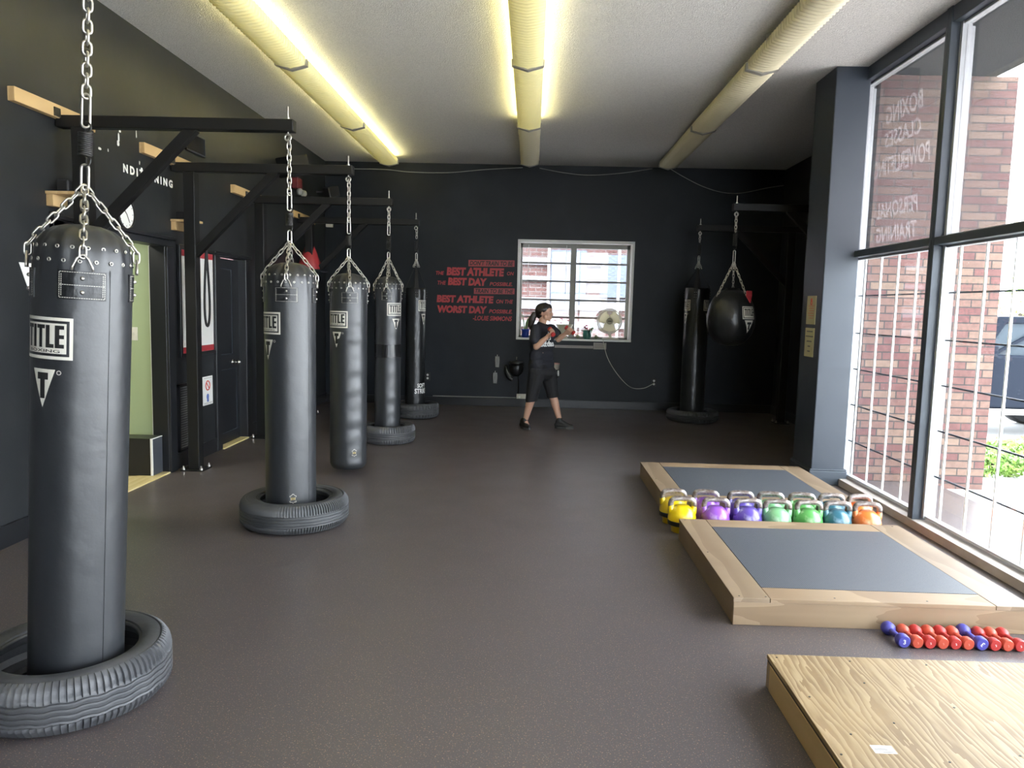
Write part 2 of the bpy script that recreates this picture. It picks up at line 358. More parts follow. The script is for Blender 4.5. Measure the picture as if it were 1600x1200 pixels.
obj('mullion_frame', wf, M['mull'], fill_win, world=True); obj('window_glass', MB().box(.66, 2.7, FY-.10, FY-.095, .1, 3.5), M['glass'], fill_win, world=True)
struct('wall_right', MB().box(3.69, 3.85, 7.2, BY+.3, 0, CE).box(2.84, 3.85, 7.06, 7.2, 0, CE), M['wallblk'])
struct('wall_pillar', MB().box(2.545, 2.84, 6.76, 7.24, 0, CE), M['wallgray'], bevel=.008)
struct('baseboard_pillar', MB().box(2.525, 2.86, 6.74, 7.26, 0, .13).box(2.53,2.86,6.745,7.255,.13,.145), M['mull'], bevel=.006)
struct('baseboard_back', MB().box(LX, 3.69, BY-.018, BY, 0, .125), M['trimblk'], bevel=.004)
struct('baseboard_left', MB().box(LX, LX+.018, FY, 4.93, 0, .14).box(LX, LX+.018, 6.60, 7.46, 0, .14).box(LX, LX+.018, 8.42, BY, 0, .14), M['trimblk'], bevel=.004)
struct('baseboard_right', MB().box(3.672, 3.69, 7.2, BY, 0, .125), M['trimblk'])
# opening to the green room
tr = MB()
tr.box(LX, LX+.03, 4.93, 5.05, 0, 2.08).box(LX, LX+.03, 6.47, 6.59, 0, 1.975).box(LX, LX+.03, 4.93, 6.60, 1.975, 2.03).box(LX, LX+.045, 4.92, 6.61, 2.03, 2.06)
tr.box(LX-T-.01, LX+.01, 6.465, 6.475, 0, 1.975)
struct('trim_1', tr, M['trimblk'], bevel=.006)
struct('trim_2', MB().box(LX-.18, LX+.02, 5.05, 6.46, -.004, .012), M['thresh'])
struct('wall_green_room', MB().box(-5.2, LX-T, 6.49, 6.6, 0, 2.6).box(-5.3,-5.2,3.4,6.6,0,2.6).box(-5.2,LX-T,3.3,3.4,0,2.6).box(-5.2,LX-T,3.4,6.5,2.5,2.6), M['green'])
struct('trim_3', MB().box(LX-T-.014, LX-T, 6.47, 6.492, 0, 2.0), M['white'])
struct('floor_green_room', MB().box(-5.2, LX-.18, 3.4, 6.5, -.05, .004), M['thresh'])
gl = bpy.data.lights.new('green_room_added_fill', 'AREA'); gl.energy = 17; gl.size = .6; gl.color = (1,.97,.85)  # added area light without a fixture, brightens the green room
go = bpy.data.objects.new('green_room_added_fill', gl); COL.objects.link(go); go.location = (-3.9, 5.2, 2.42)
# door
dr = sempty('door_1', (LX-.07, 7.92, 0))
d = MB().box(LX-.09, LX-.05, 7.60, 8.24, .012, 1.955)
obj('door_leaf', d, M['trimblk'], dr, world=True, bevel=.003)
pn = MB()
for (y0,y1,z0,z1) in [(7.68,8.05,.95,1.86),(7.68,8.16,.12,.80)]:
    pn.box(LX-.05,LX-.044,y0,y1,z0,z0+.012).box(LX-.05,LX-.044,y0,y1,z1-.012,z1).box(LX-.05,LX-.044,y0,y0+.012,z0,z1).box(LX-.05,LX-.044,y1-.012,y1,z0,z1)
obj('door_molding', pn, M['wallgray'], dr, world=True)
kb = MB().cyl((LX-.05,8.06,.865),(LX-.005,8.06,.865),.009).ball((LX+.01,8.06,.865),.026).cyl((LX-.051,8.06,.865),(LX-.044,8.06,.865),.03)
obj('door_knob', kb, M['chrome'], dr, smooth=True, world=True)
df = MB().box(LX-T,LX+.03,7.46,7.58,0,1.97).box(LX-T,LX+.03,8.26,8.40,0,1.97).box(LX-T,LX+.03,7.45,8.41,1.97,2.0).box(LX,LX+.045,7.44,8.42,1.985,2.01)
obj('door_frame', df, M['trimblk'], dr, world=True, bevel=.008)
obj('door_threshold', MB().box(LX-.10,LX+.04,7.58,8.26,0,.014), M['thresh'], dr, world=True)

# ------------------------------------------------------------------ storefront
GX = 2.90
def storefront(n, y0, y1, first=False):
    w = sempty('window_%d' % n, (GX, (y0+y1)/2, 0)); a, b_ = y0+.035, y1-.035
    fr = MB().box(2.80,2.90,y0,y0+.035,.06,CE).box(2.80,2.90,y1-.035,y1,.06,CE)
    fr.box(2.81,2.89,a,b_,3.53,CE).box(2.80,2.89,a,b_,2.03,2.085)
    obj('mullion_frame', fr, M['mull'], w, world=True, bevel=.004)
    st = MB(); t = .028
    for (z0, z1) in ((.075,2.03),(2.085,3.53)):
        st.box(2.875,2.93,a,a+t,z0,z1).box(2.865,2.93,b_-t,b_,z0,z1).box(2.875,2.93,a,b_,z0,z0+t*.7).box(2.875,2.93,a,b_,z1-t*.6,z1)
    st.box(2.93,2.955,b_-.02,b_,.075,3.5)
    obj('glazing_stop', st, M['alu'], w, world=True, bevel=.002)
    obj('lower_glass', MB().box(2.895,2.901,a+t,b_-t,.09,2.02), M['glass'], w, world=True)
    obj('upper_glass', MB().box(2.895,2.901,a+t,b_-t,2.10,3.51), M['glassfilm'], w, world=True)
    for z in (.39,.72,1.045,1.367,1.70): obj('grille_rail', MB().box(2.918,2.926,a,b_,z-.006,z+.006), M['mull'], w, world=True)
    k = b_-.155
    while k > y0+.05: obj('grille_bar', MB().box(2.904,2.918,k-.007,k+.007,.08,2.03), M['white'], w, world=True); k -= .30
    return w
ys = [6.96,5.48,4.00,2.52,1.04,-.44,-1.92,-3.4]
W1 = [storefront(i+1, ys[i+1], ys[i]) for i in range(7)]
struct('trim_4', MB().box(2.79,2.96,FY,6.96,0,.062), M['curb'], bevel=.004)
gt = []
for s, zc, h, w in (('BOXING',3.18,.15,.62),('CLASSES',2.98,.13,.60),('POWERLIFTING',2.76,.15,.94),('PERSONAL',2.40,.13,.70),('TRAINING',2.20,.13,.68)):
    vs, fs = fit(text_mesh(s, .02, .25), w, h); gt.append(([(x, y+zc) for x, y in vs], fs))
vs, fs = flat(gt); lm, lt, lb_, LN, LL = nt('faded_window_vinyl')
l1 = LN('ShaderNodeBsdfTransparent'); l2 = LN('ShaderNodeBsdfTranslucent'); l2.inputs[0].default_value = (.40,.38,.38,1); l3 = LN('ShaderNodeMixShader'); l3.inputs[0].default_value = .22
LL(l1.outputs[0], l3.inputs[1]); LL(l2.outputs[0], l3.inputs[2]); LL(l3.outputs[0], lt.nodes['Material Output'].inputs[0])
obj('window_lettering', MB().add([(2.904, 6.27+x, y) for x, y, _ in vs], fs), lm, W1[0], world=True)
# exterior
bw = obj('brick_wing_wall', MB().box(3.02, 4.21, 6.98, 7.38, -.06, 3.64), M['brick']); bw['kind'] = 'structure'
so_ = struct('ceiling_soffit', MB().box(2.9, 4.02, FY, 6.98, 3.64, 3.8), M['soffit'])
struct('ground', MB().box(-60,80,-30,90,-.2,-.12), M['conc'])
struct('ground_walk', MB().box(2.96,5.6,FY-2,9,-.12,-.055), M['conc'])

# ------------------------------------------------------------------ back window
bwn = sempty('window_8', (.635, BY+.15, WZ0))
cs = MB(); 
cs.box(WX0-.02,WX0+.015,BY-.012,BY+.32,WZ0-.02,WZ1+.03).box(WX1-.012,WX1+.02,BY-.012,BY+.32,WZ0-.02,WZ1+.03).box(WX0-.02,WX1+.02,BY-.012,BY+.32,WZ1-.005,WZ1+.03)
obj('window_casing', cs, M['white'], bwn, world=True, bevel=.004)
obj('window_sill', MB().box(WX0-.02,WX1+.02,BY-.03,BY+.32,WZ0-.03,WZ0), M['white'], bwn, world=True, bevel=.004)
fr = MB(); fy0, fy1 = BY+.20, BY+.25
fr.box(.568,.655,fy0-.02,fy1,WZ0,WZ1).box(WX0+.015,WX0+.05,fy0,fy1,WZ0,WZ1).box(WX1-.06,WX1-.012,fy0,fy1,WZ0,WZ1).box(WX0,WX1,fy0,fy1,WZ1-.07,WZ1).box(WX0,WX1,fy0,fy1,WZ0,WZ0+.03)
obj('window_frame', fr, P('gray_window_frame', (.30,.29,.26), .5), bwn, world=True, bevel=.003)
for x0, x1 in ((WX0+.05,.568),(.655,WX1-.06)):
    for z in (1.385,1.65,1.935,2.21):
        obj('sash_rail', MB().box(x0,x1,fy0-.01,fy1-.01,z-.014,z+.014), P('gray_sash', (.24,.235,.22), .5) if 'gray_sash' not in bpy.data.materials else bpy.data.materials['gray_sash'], bwn, world=True)
    for z0, z1 in ((1.1,1.37),(1.40,1.635),(1.665,1.92),(1.95,2.195),(2.225,2.44)):
        obj('louvre_pane', MB().box(x0,x1,fy0+.015,fy0+.02,z0,z1), M['glass'], bwn, world=True)
for x, z in ((-.08,1.72),(.50,1.60)): obj('blind_cord', MB().tube([(x,BY+.15,2.48),(x-.002,BY+.15,z)],.0035,6), M['white'], bwn, world=True)
ms = MB(); rows_, colsn = 46, 34
for r in range(rows_):
    z = WZ0+.01+r*(WZ1-WZ0)/rows_
    pts = [(WX0+c*(WX1-WX0)/colsn/1.0, BY+.36, z+(.011 if (c+r) % 2 else -.011)) for c in range(colsn+1)]
    ms.tube(pts, .0032, 4)
obj('security_mesh', ms, P('mesh_steel', (.22,.22,.22), .5, .3), bwn, world=True)
# neighbour building in the alley
nb = thing('neighbour_building', 'brick building with pale horizontal siding bands seen through the back window', 'building', (.6, 14.6, -.12))
obj('brick_wall', MB().box(-8,3.6,14.6,15,-.12,6), M['brick2'], nb, world=True)
for z0,z1 in ((1.16,1.28),(1.50,1.72),(2.03,2.12),(2.34,2.48),(2.72,2.86),(.8,.95)): obj('siding_band', MB().box(-8,3.6,14.55,14.62,z0,z1), M['siding'], nb, world=True)
obj('window_panel', MB().box(.33,1.0,14.5,14.62,1.66,2.62), M['palebl'], nb, world=True)
obj('window_panel', MB().box(1.28,2.0,14.5,14.62,1.75,2.55), M['palebl'], nb, world=True)
for x in (.29,1.62): obj('downpipe', MB().cyl((x,14.5,-.1),(x,14.5,3.6),.025), M['white'], nb, world=True)
obj('added_shade_eave', MB().box(-8,3.6,13.9,14.6,3.9,4.05), M['siding'], nb, world=True)  # out-of-view overhang added to cut sky light on the alley wall
# ------------------------------------------------------------------ ceiling lights
def light_fixture(name, label, x, y0, y1, lit, units):
    L = (y1-y0)/units
    for u in range(units):
        a, b_ = y0+u*L, y0+(u+1)*L; on = lit[u]
        t = thing(name, label[u], 'ceiling light', (x, (a+b_)/2, CE), 'ribbed fluorescent strip lights')
        h = MB().box(x-.045, x+.045, a, b_, CE-.05, CE).box(x-.055, x+.055, a, a+.03, CE-.115, CE).box(x-.055, x+.055, b_-.03, b_, CE-.115, CE)
        obj('channel', h, M['fixt'], t, world=True, bevel=.004)
        for dx in (-.062, .062):
            obj('fluorescent_tube', MB().cyl((x+dx, a+.03, CE-.062), (x+dx, b_-.03, CE-.062), .015, n=10), M['tube'] if on else M['tubeoff'], t, smooth=True, world=True)
        d = MB(); n = int(L/.055); p = L/n; W = .128; vs = []
        for i in range(n):
            for (q, bz) in ((0,0),(.15,.015),(.32,.023),(.5,.026),(.68,.023),(.85,.015)):
                y = a+.012+(i+q)*(L-.024)/n
                for (u_, z) in ((-1,.075),(-.96,.030),(-.5,.014),(0,.0),(.5,.014),(.96,.030),(1,.075)):
                    vs.append((x+u_*(W-.008+bz*.35), y, CE-.128+z-bz*(1.0 if abs(u_) < .99 else 0)+(.004 if u_ == 0 else 0)))
        m = len(vs)//7; fs = [(i*7+j, i*7+j+1, (i+1)*7+j+1, (i+1)*7+j) for i in range(m-1) for j in range(6)]
        d.add(vs, fs); o = obj('ribbed_diffuser', d, M['diff'] if on else M['diffoff'], t, world=True, smooth=50)
        sd = o.modifiers.new('s', 'SOLIDIFY'); sd.thickness = .003
        for yy in (a+.001, b_-.027): obj('end_bracket', MB().prism([(-W-.006,.078),(-W-.004,.026),(0,-.012),(W+.004,.026),(W+.006,.078),(W-.01,.078),(W-.01,.034),(0,.0),(-W+.01,.034),(-W+.01,.078)], .026, lambda u_, v, w: (x+u_*1.03, yy+w, CE-.150+v)), M['brk'], t, world=True)
        for yy in (a+L*.25, a+L*.75):
            for s_ in (-1, 1): obj('wire_hanger', MB().tube([(x+s_*.05, yy, CE-.01), (x+s_*(W+.012), yy, CE-.02), (x+s_*(W+.004), yy, CE-.075)], .0025, 5), M['chain'], t, world=True)
sides = ['nearest the back wall', 'second from the back wall', 'third from the back wall', 'above the camera side of the room', 'behind the camera end']
def fl(pre): return [pre+', '+s for s in sides[::-1]]
light_fixture('strip_light', fl('lit yellow ribbed strip light in the left row'), -2.10, 0.0, 11.0, [True]*5, 5)
light_fixture('strip_light', [l if i < 4 else 'unlit ribbed strip light at the far end of the middle row' for i, l in enumerate(fl('lit yellow ribbed strip light in the middle row'))], -.09, 0.0, 10.85, [True]*4+[False], 5)
light_fixture('strip_light', fl('unlit cream ribbed strip light in the right row'), 1.84, 0.0, 10.85, [False]*5, 5)
def sag(pts): return [Vector(p) for p in pts]
def smooth_path(pts, k=6):
    pts = [Vector(p) for p in pts]; out = []
    for i in range(len(pts)-1):
        p0, p1, p2, p3 = pts[max(i-1,0)], pts[i], pts[i+1], pts[min(i+2, len(pts)-1)]
        for j in range(k):
            t = j/k; out.append(.5*((2*p1)+(-p0+p2)*t+(2*p0-5*p1+4*p2-p3)*t*t+(-p0+3*p1-3*p2+p3)*t**3))
    return out+[pts[-1]]
for pts, lb in (([(-2.79,3.523),(-2.26,3.523),(-1.88,3.493),(-1.31,3.495),(-.74,3.552),(-.2,3.59)], 'gray cable sagging below the ceiling from left strip light to middle row'),
            ([(.05,3.586),(.40,3.528),(.78,3.498),(1.25,3.535),(1.72,3.61)], 'gray cable sagging between middle and right strip lights'),
            ([(1.97,3.62),(2.19,3.498),(2.48,3.365),(2.77,3.287),(3.05,3.284),(3.42,3.365),(3.66,3.406)], 'thin cable drooping from right strip light towards dark right corner')):
    tag(obj('power_cable', MB().tube(smooth_path([(x, BY-.06, z) for x, z in pts]), .006, 6), M['cable'], smooth=True), lb, 'cable', 'sagging ceiling cables')

# ------------------------------------------------------------------ chains and hanging hardware
def link(mb, c, d, side, L, r, wd_):
    d = Vector(d).normalized(); s_ = Vector(side); s_ = (s_-d*s_.dot(d)).normalized(); h = L/2-wd_/2; pts = []
    for k in range(7):
        a = pi*k/6; pts.append(c+d*(h+sin(a)*wd_/2)+s_*cos(a)*wd_/2)
    for k in range(7):
        a = pi+pi*k/6; pts.append(c+d*(-h+sin(a)*wd_/2)+s_*cos(a)*wd_/2)
    mb.tube(pts, r, 6, closed=True)
def chain(path, L=.05, r=.004, wd_=.024, ref=(0,1,0)):
    mb = MB(); pts = [Vector(p) for p in path]; seg = [(pts[i+1]-pts[i]).length for i in range(len(pts)-1)]; tot = sum(seg)
    n = max(2, round(tot/(L-2*r-.002))); st = tot/n; Lk_ = st+2*r+.002; k = 0
    for i in range(n):
        s_ = (i+.5)*st; j = 0
        while j < len(seg)-1 and s_ > seg[j]: s_ -= seg[j]; j += 1
        d = (pts[j+1]-pts[j]).normalized(); c = pts[j]+d*s_
        a = Vector(ref); a = (a-d*a.dot(d)).normalized() if abs(d.dot(a)) < .95 else d.orthogonal().normalized(); b_ = d.cross(a)
        q = (a+b_).normalized() if i % 2 else (a-b_).normalized()
        link(mb, c, d, q, Lk_, r, wd_)
    return mb
def spring(z0, z1, R=.022, r=.0035, turns=12):
    mb = MB(); pts = [(0,0,z1+.02+.012*0)]; n = turns*12
    hook = [(R*.9*sin(a), 0, z1+.018+.018*cos(a)) for a in [pi*.15*i for i in range(0, 8)]]
    pts = hook+[(R*cos(2*pi*i/12), R*sin(2*pi*i/12), z1-(z1-z0)*i/n) for i in range(n+1)]
    low = [(R*.9*sin(a), 0, z0-.018-.018*cos(a)) for a in [pi-pi*.15*i for i in range(0, 9)]]
    return mb.tube(pts+low, r, 6)
def carabiner(z0, z1, r=.005, w=.03):
    mb = MB(); c = Vector((0,0,(z0+z1)/2)); link(mb, c, (0,0,1), (1,.3,0), z1-z0, r, w); return mb
# ------------------------------------------------------------------ heavy bags
def az(a, R, z): return Vector((R*sin(a), -R*cos(a), z))      # azimuth a measured from the camera side towards +x
def title_logo(R, a0, zc, w, h, root):
    mp = lambda e: (lambda x, y: az(a0+x/R, R+e, zc+y))
    base = ring(-w/2, w/2, -h/2, h/2, h*.075)+[rect(-w/2+h*.14, w/2-h*.14, -h/2+h*.14, h/2-h*.14)]
    lo = obj('brand_label', wrap_mb(base, mp(.0015)), M['print'], root)
    vs, fs = fit(text_mesh('BOXING', .01), w*.62, h*.07)
    ink = shift(block('TITLE', w-h*.38, h*.54, .10, .30), 0, h*.045)+[([(x, y-h*.30) for x, y in vs], fs)]
    obj('label_lettering', wrap_mb(ink, mp(.0025), .01), M['ink'], lo)
    return lo
def tri_logo(R, a0, z1, w, h, root):
    mp = lambda e: (lambda x, y: az(a0+x/R, R+e, z1+y))
    t = obj('triangle_emblem', wrap_mb([([(-w/2,0),(0,-h),(w/2,0)], [(0,1,2)])]+shift([poly_ring([(.008*cos(k*pi/5), .008*sin(k*pi/5)) for k in range(10)], .7)], w/2+.012, -.01), mp(.0015), .008), M['print'], root)
    obj('emblem_letter', wrap_mb([rect(-w*.235,w*.235,-h*.27,-h*.09), rect(-w*.105,w*.105,-h*.76,-h*.27)], mp(.0025), .008), M['ink'], t)
HIDE = [(-.5,.62),(-.28,.60),(-.2,.85),(0,.95),(.2,.85),(.28,.60),(.5,.62),(.62,.45),(.42,.18),(.40,-.22),(.62,-.52),(.48,-.70),(.22,-.66),(0,-.92),(-.22,-.66),(-.48,-.70),(-.62,-.52),(-.40,-.22),(-.42,.18),(-.62,.45)]
def hide_logo(R, a0, zc, s_, root):
    mp = lambda x, y: az(a0+x/R, R+.0018, zc+y)
    l = obj('leather_emblem', wrap_mb([poly_ring([(x*s_, y*s_) for x, y in HIDE], .88)], mp, .008), M['print'], root)
    it = []
    for s, dy in (('GENUINE', .12), ('LEATHER', -.14)):
        vs, fs = fit(text_mesh(s, .015), s_*.82, s_*.17); it.append(([(x, y+dy*s_) for x, y in vs], fs))
    obj('emblem_text', wrap_mb(it, mp, .008), M['yellow'], l)
def body_prof(R, zb, zt, dome, rb=.05):
    p = [(0, zb), (R*.55, zb), (R-rb*.5, zb+.006), (R-.012, zb+.02), (R, zb+rb)]
    n = 14; p += [(R, zb+rb+(zt-zb-rb)*i/n) for i in range(1, n)]
    p += [(R, zt-.03), (R*.985, zt)]
    if dome: p += [(R*.93, zt+.03), (R*.82, zt+.058), (R*.62, zt+.082), (R*.35, zt+.095), (0, zt+.10)]
    else: p += [(R*.95, zt+.006), (R*.93, zt-.03), (R*.5, zt-.035), (0, zt-.035)]
    return p
def leather_bag(name, label, loc, R, zb, zt, zapex, zsp, ztop, patch_az, logo_az, seam_az=None, hide=None, wrinkle=0, logo=(1.385,.145,.215), tri=(1.277,.135,.095), rot=0, taper=0, patch_w=.15):
    t = thing(name, label, 'punching bag', loc, 'hanging black heavy bags'); t.rotation_euler = (0, rot, 0)
    def fn(r, z, a):
        w = min(1, max(0, (z-(zt-.10))/.10)); q = 1-.045*w*(.5+.5*cos(a*15))*(1 if r > R*.3 else r/(R*.3))
        rr = r*q*(1-taper*max(0, (z-1.0)))
        if wrinkle and zb+.1 < z < zt-.3: rr *= 1+wrinkle*(sin(z*43+1.3*sin(a*2))*.5+.5*sin(z*27))*max(0, cos(a-atan2(-.9,.5)))
        return rr, z
    p = body_prof(R, zb, zt, True)
    if wrinkle:
        q = []; 
        for i in range(len(p)-1):
            q.append(p[i]); m = int(abs(p[i+1][1]-p[i][1])/.022)
            for k in range(1, m): q.append((p[i][0]+(p[i+1][0]-p[i][0])*k/m, p[i][1]+(p[i+1][1]-p[i][1])*k/m))
        p = q+[p[-1]]
    obj('bag_body', MB().lathe(p, n=90, fn=fn), M['leather'], t, smooth=True)
    if seam_az is not None:
        obj('side_seam', MB().tube([az(seam_az, R+.0005, zb+.08), az(seam_az, R+.0005, zt-.06)], 0.0012, 5), M['leather2'], t)
    g0 = None
    for row, zz, rr, ph in ((0, zt+.012, .955, 0), (1, zt-.035, 1.0, .5)):
        for k in range(20):
            a = 2*pi*(k+ph)/20
            if g0 is None:
                g0 = obj('grommet', MB().torus((0,0,0), .0055, .0022, 'y', 10, 5), M['chain'], t, smooth=True); g = g0
            else: g = g0.copy(); COL.objects.link(g)
            g.location = az(a, R*rr*.985+.002, zz); g.rotation_euler = (0, 0, a)
    for k in range(4):
        a = patch_az+k*pi/2; w, h = patch_w, .10; zc = zt-.117
        mp = lambda x, y, e=.004: az(a+x/R, R+e, zc+y)
        # a raised leather panel with stitched border, two rivets
        vs, fs = flat([rect(-w/2, w/2, -h/2, h/2)], .012); nn = len(vs)
        pm = MB().add([mp(x, y, .004) for x, y, _ in vs], fs)
        bd = []
        for (x0, y0, x1, y1) in ((-w/2,-h/2,w/2,-h/2),(w/2,-h/2,w/2,h/2),(w/2,h/2,-w/2,h/2),(-w/2,h/2,-w/2,-h/2)):
            for i in range(8):
                u0, u1 = i/8, (i+1)/8
                A = mp(x0+(x1-x0)*u0, y0+(y1-y0)*u0, .004); B = mp(x0+(x1-x0)*u1, y0+(y1-y0)*u1, .004); Cc = mp(x0+(x1-x0)*u1, y0+(y1-y0)*u1, -.002); D = mp(x0+(x1-x0)*u0, y0+(y1-y0)*u0, -.002)
                pm.add([A, B, Cc, D], [(0,1,2,3)])
        pa = obj('strap_patch', pm, M['leather2'], t)
        st = []; i_ = .006
        for (x0, y0, x1, y1) in ((-w/2+i_,-h/2+i_,w/2-i_,-h/2+i_),(-w/2+i_,h/2-i_,w/2-i_,h/2-i_),(-w/2+i_,0,w/2-i_,0),(-w/2+i_,-h/2+i_,-w/2+i_,h/2-i_),(w/2-i_,-h/2+i_,w/2-i_,h/2-i_),
                                 (-w/2+.012,-h/2+.012,-w/2+.012,h/2-.012),(w/2-.012,-h/2+.012,w/2-.012,h/2-.012)):
            n = int(max(abs(x1-x0), abs(y1-y0))/.007)
            for j in range(n):
                u0, u1 = (j+.15)/n, (j+.85)/n
                xa, xb, ya, yb = x0+(x1-x0)*u0, x0+(x1-x0)*u1, y0+(y1-y0)*u0, y0+(y1-y0)*u1
                st.append(rect(xa-.0009*(xa == xb), xb+.0009*(xa == xb), ya-.0009*(ya == yb), yb+.0009*(ya == yb)))
        obj('stitching', MB().add([mp(x, y, .005) for x, y, _ in flat(st)[0]], flat(st)[1]), M['print'], pa)
        for zz in (.024, -.024):
            c = mp(0, zz, .005); obj('rivet', MB().ball(c, .0075, 10, 6, (1,1,1)), M['chain'], pa, smooth=True)
        c = az(a, R+.012, zt-.045); tx = Vector((cos(a), sin(a), 0)); 
        dp = [c+tx*x+Vector((0,0,z)) for x, z in ((-.032,-.022),(-.030,-.008),(-.018,.018),(-.006,.032),(.006,.032),(.018,.018),(.030,-.008),(.032,-.022))]
        obj('d_ring', MB().tube(dp, .0042, 8), M['chain'], t, smooth=True)
        obj('hanging_chain', chain([az(a, R+.010, zt-.02), az(a, R*.97+.014, zt+.015), az(a, R*.74, zt+.085), (0,0,zapex)], .046, .0038, .021), M['chain'], t, smooth=True)
    obj('apex_carabiner', carabiner(zapex-.012, zsp[0]-.02, .005, .024), M['chain'], t, smooth=True)
    obj('coil_spring', spring(zsp[0]+.012, zsp[1]-.012), M['spring'], t, smooth=True)
    obj('upper_carabiner', carabiner(zsp[1]+.004, zsp[1]+.12, .005, .026), M['chain'], t, smooth=True)
    obj('top_chain', chain([(0,0,zsp[1]+.11), (0,0,ztop)], .05, .005, .028), M['darkchain'] if ztop > 2.9 else M['chain'], t, smooth=True)
    title_logo(R, logo_az, logo[0], logo[2], logo[1], t); tri_logo(R, logo_az+(.03), tri[0], tri[2], tri[1], t)
    if abs(logo_az) < 2: title_logo(R, logo_az+pi, logo[0], logo[2], logo[1], t); tri_logo(R, logo_az+pi, tri[0], tri[2], tri[1], t)
    if hide is not None: hide_logo(R, hide, .215 if zb > 0 else .215, .036, t)
    return t
leather_bag('heavy_bag', 'largest black leather heavy bag, nearest the camera, hanging over a big dusty tire', (-1.712,2.72,0), .161, .05, 1.69, 1.925, (2.02,2.125), 2.64, radians(30), radians(-17), seam_az=radians(62), rot=.051)
leather_bag('heavy_bag', 'second black leather heavy bag from the camera, standing in a grooved tire', (-1.632,5.07,0), .168, .05, 1.69, 1.925, (2.02,2.125), 2.60, radians(10), radians(-40), seam_az=radians(62), hide=radians(22))
leather_bag('heavy_bag', 'creased heavy bag hanging free above the floor without a tire', (-1.622,6.66,0), .162, .055, 1.69, 1.925, (2.02,2.125), 2.60, radians(17), radians(-27), seam_az=radians(60), hide=radians(32), wrinkle=.024)
b4 = leather_bag('heavy_bag', 'slimmer heavy bag wrapped with a band of black tape, fourth in the left row', (-1.590,8.33,0), .143, .05, 1.73, 2.03, (2.11,2.27), 2.56, radians(4), radians(46), wrinkle=.022, logo=(1.47,.14,.20), tri=(1.37,.135,.095), patch_w=.12)
tp = MB()
for z in (.965,1.0,1.035,1.07): tp.lathe([(.1435,z-.022),(.1452,z-.020),(.1452,z+.014),(.1435,z+.016)], n=64)
obj('tape_band', tp, P('shiny_black_tape', (.012,.012,.013), .22), b4)
def strap_bag(label, loc, R, zb, zt, zapex, zsp, ztop, saz, logos, extra=None):
    t = thing('heavy_bag', label, 'punching bag', loc, 'hanging black heavy bags')
    obj('bag_body', MB().lathe(body_prof(R, zb, zt, False), n=72), M['leather2'], t, smooth=50)
    for k in range(4):
        a = saz+k*pi/2; tx = Vector((cos(a), sin(a), 0)); mb = MB(); pts = [az(a, R+.003, zt-.13), az(a, R+.003, zt), Vector((0,0,zapex))+az(a,.012,0)]
        vs = []; 
        for p, w in zip(pts, (.028,.028,.012)): vs += [p-tx*w, p+tx*w]
        for p, w in zip(pts, (.028,.028,.012)): vs += [p-tx*w+az(a,.004,0), p+tx*w+az(a,.004,0)]
        mb.add(vs, [(0,1,3,2),(2,3,5,4),(6,8,9,7),(8,10,11,9),(0,6,7,1),(0,2,8,6),(2,4,10,8),(1,7,9,3),(3,9,11,5)])
        s_ = obj('hanging_strap', mb, M['web'], t)
        for dx in (-.012,.012):
            for dz in (-.055,-.09,-.12): obj('rivet', MB().ball(az(a, R+.008, zt+dz)+tx*dx, .0045, 8, 5), M['chain'], s_, smooth=True)
        obj('short_chain', chain([(0,0,zapex+.09), az(a+.4, .045, zapex-.01)], .035, .003, .018), M['chain'], t, smooth=True)
    obj('apex_carabiner', carabiner(zapex+.07, zsp[0]-.015, .005, .024), M['chain'], t, smooth=True)
    obj('coil_spring', spring(zsp[0]+.01, zsp[1]-.01), M['spring'], t, smooth=True)
    obj('top_chain', chain([(0,0,zsp[1]+.03),(0,0,ztop)], .045, .0045, .026), M['chain'], t, smooth=True)
    for a in logos: title_logo(R, a, zt-.23, .17, .145, t); tri_logo(R, a, zt-.34, .09, .15, t)
    return t
b5 = strap_bag('slim heavy bag with nylon straps, farthest back in the left row', (-1.575,10.22,0), .133, .05, 1.745, 2.04, (2.23,2.38), 2.52, radians(12), [radians(60)])
it = []
for s, dy, w, h in (('SOFT', .04, .13, .06), ('STRIKE', -.035, .20, .07)):
    vs, fs = fit(text_mesh(s, .03, .0), w, h); it.append(([(x, y+dy) for x, y in vs], fs))
obj('lower_lettering', wrap_mb(it, lambda x, y: az(radians(50)+x/.133, .135, .40+y), .008), M['paper'], b5)
strap_bag('dim heavy bag with straps standing in a tire in the dark right corner', (2.265,10.55,0), .165, .05, 1.84, 2.12, (2.30,2.44), 2.60, radians(-20), [radians(-72), radians(52)])
# teardrop ball
wbx = thing('wrecking_ball_bag', 'big round black teardrop bag with a red tag hanging in the right corner', 'punching bag', (2.19,8.42,0), 'hanging black heavy bags')
prof = [(.262*sin(a)**.85, 1.44-(.285 if cos(a) > 0 else .345)*cos(a)) for a in [pi*i/24 for i in range(1, 23)]]; prof = [(0,1.155)]+prof+[(.07,1.790),(.0,1.795)]
obj('bag_body', MB().lathe(prof, n=64, fn=lambda r, z, a: (r*(1+.012*cos(a*8)) if z < 1.7 else r, z)), M['leather2'], wbx, smooth=True)
for a in (0, 2.1, 4.2):
    a += .75; obj('hanging_chain', chain([az(a,.20,1.62), az(a,.17,1.72), (0,0,2.07)], .044, .0036, .021), M['chain'], wbx, smooth=True)
obj('upper_carabiner', carabiner(2.05,2.20,.005,.026), M['chain'], wbx, smooth=True); obj('coil_spring', spring(2.25,2.38), M['spring'], wbx, smooth=True)
obj('top_chain', chain([(0,0,2.40),(0,0,2.60)], .045, .0045, .026), M['chain'], wbx, smooth=True)
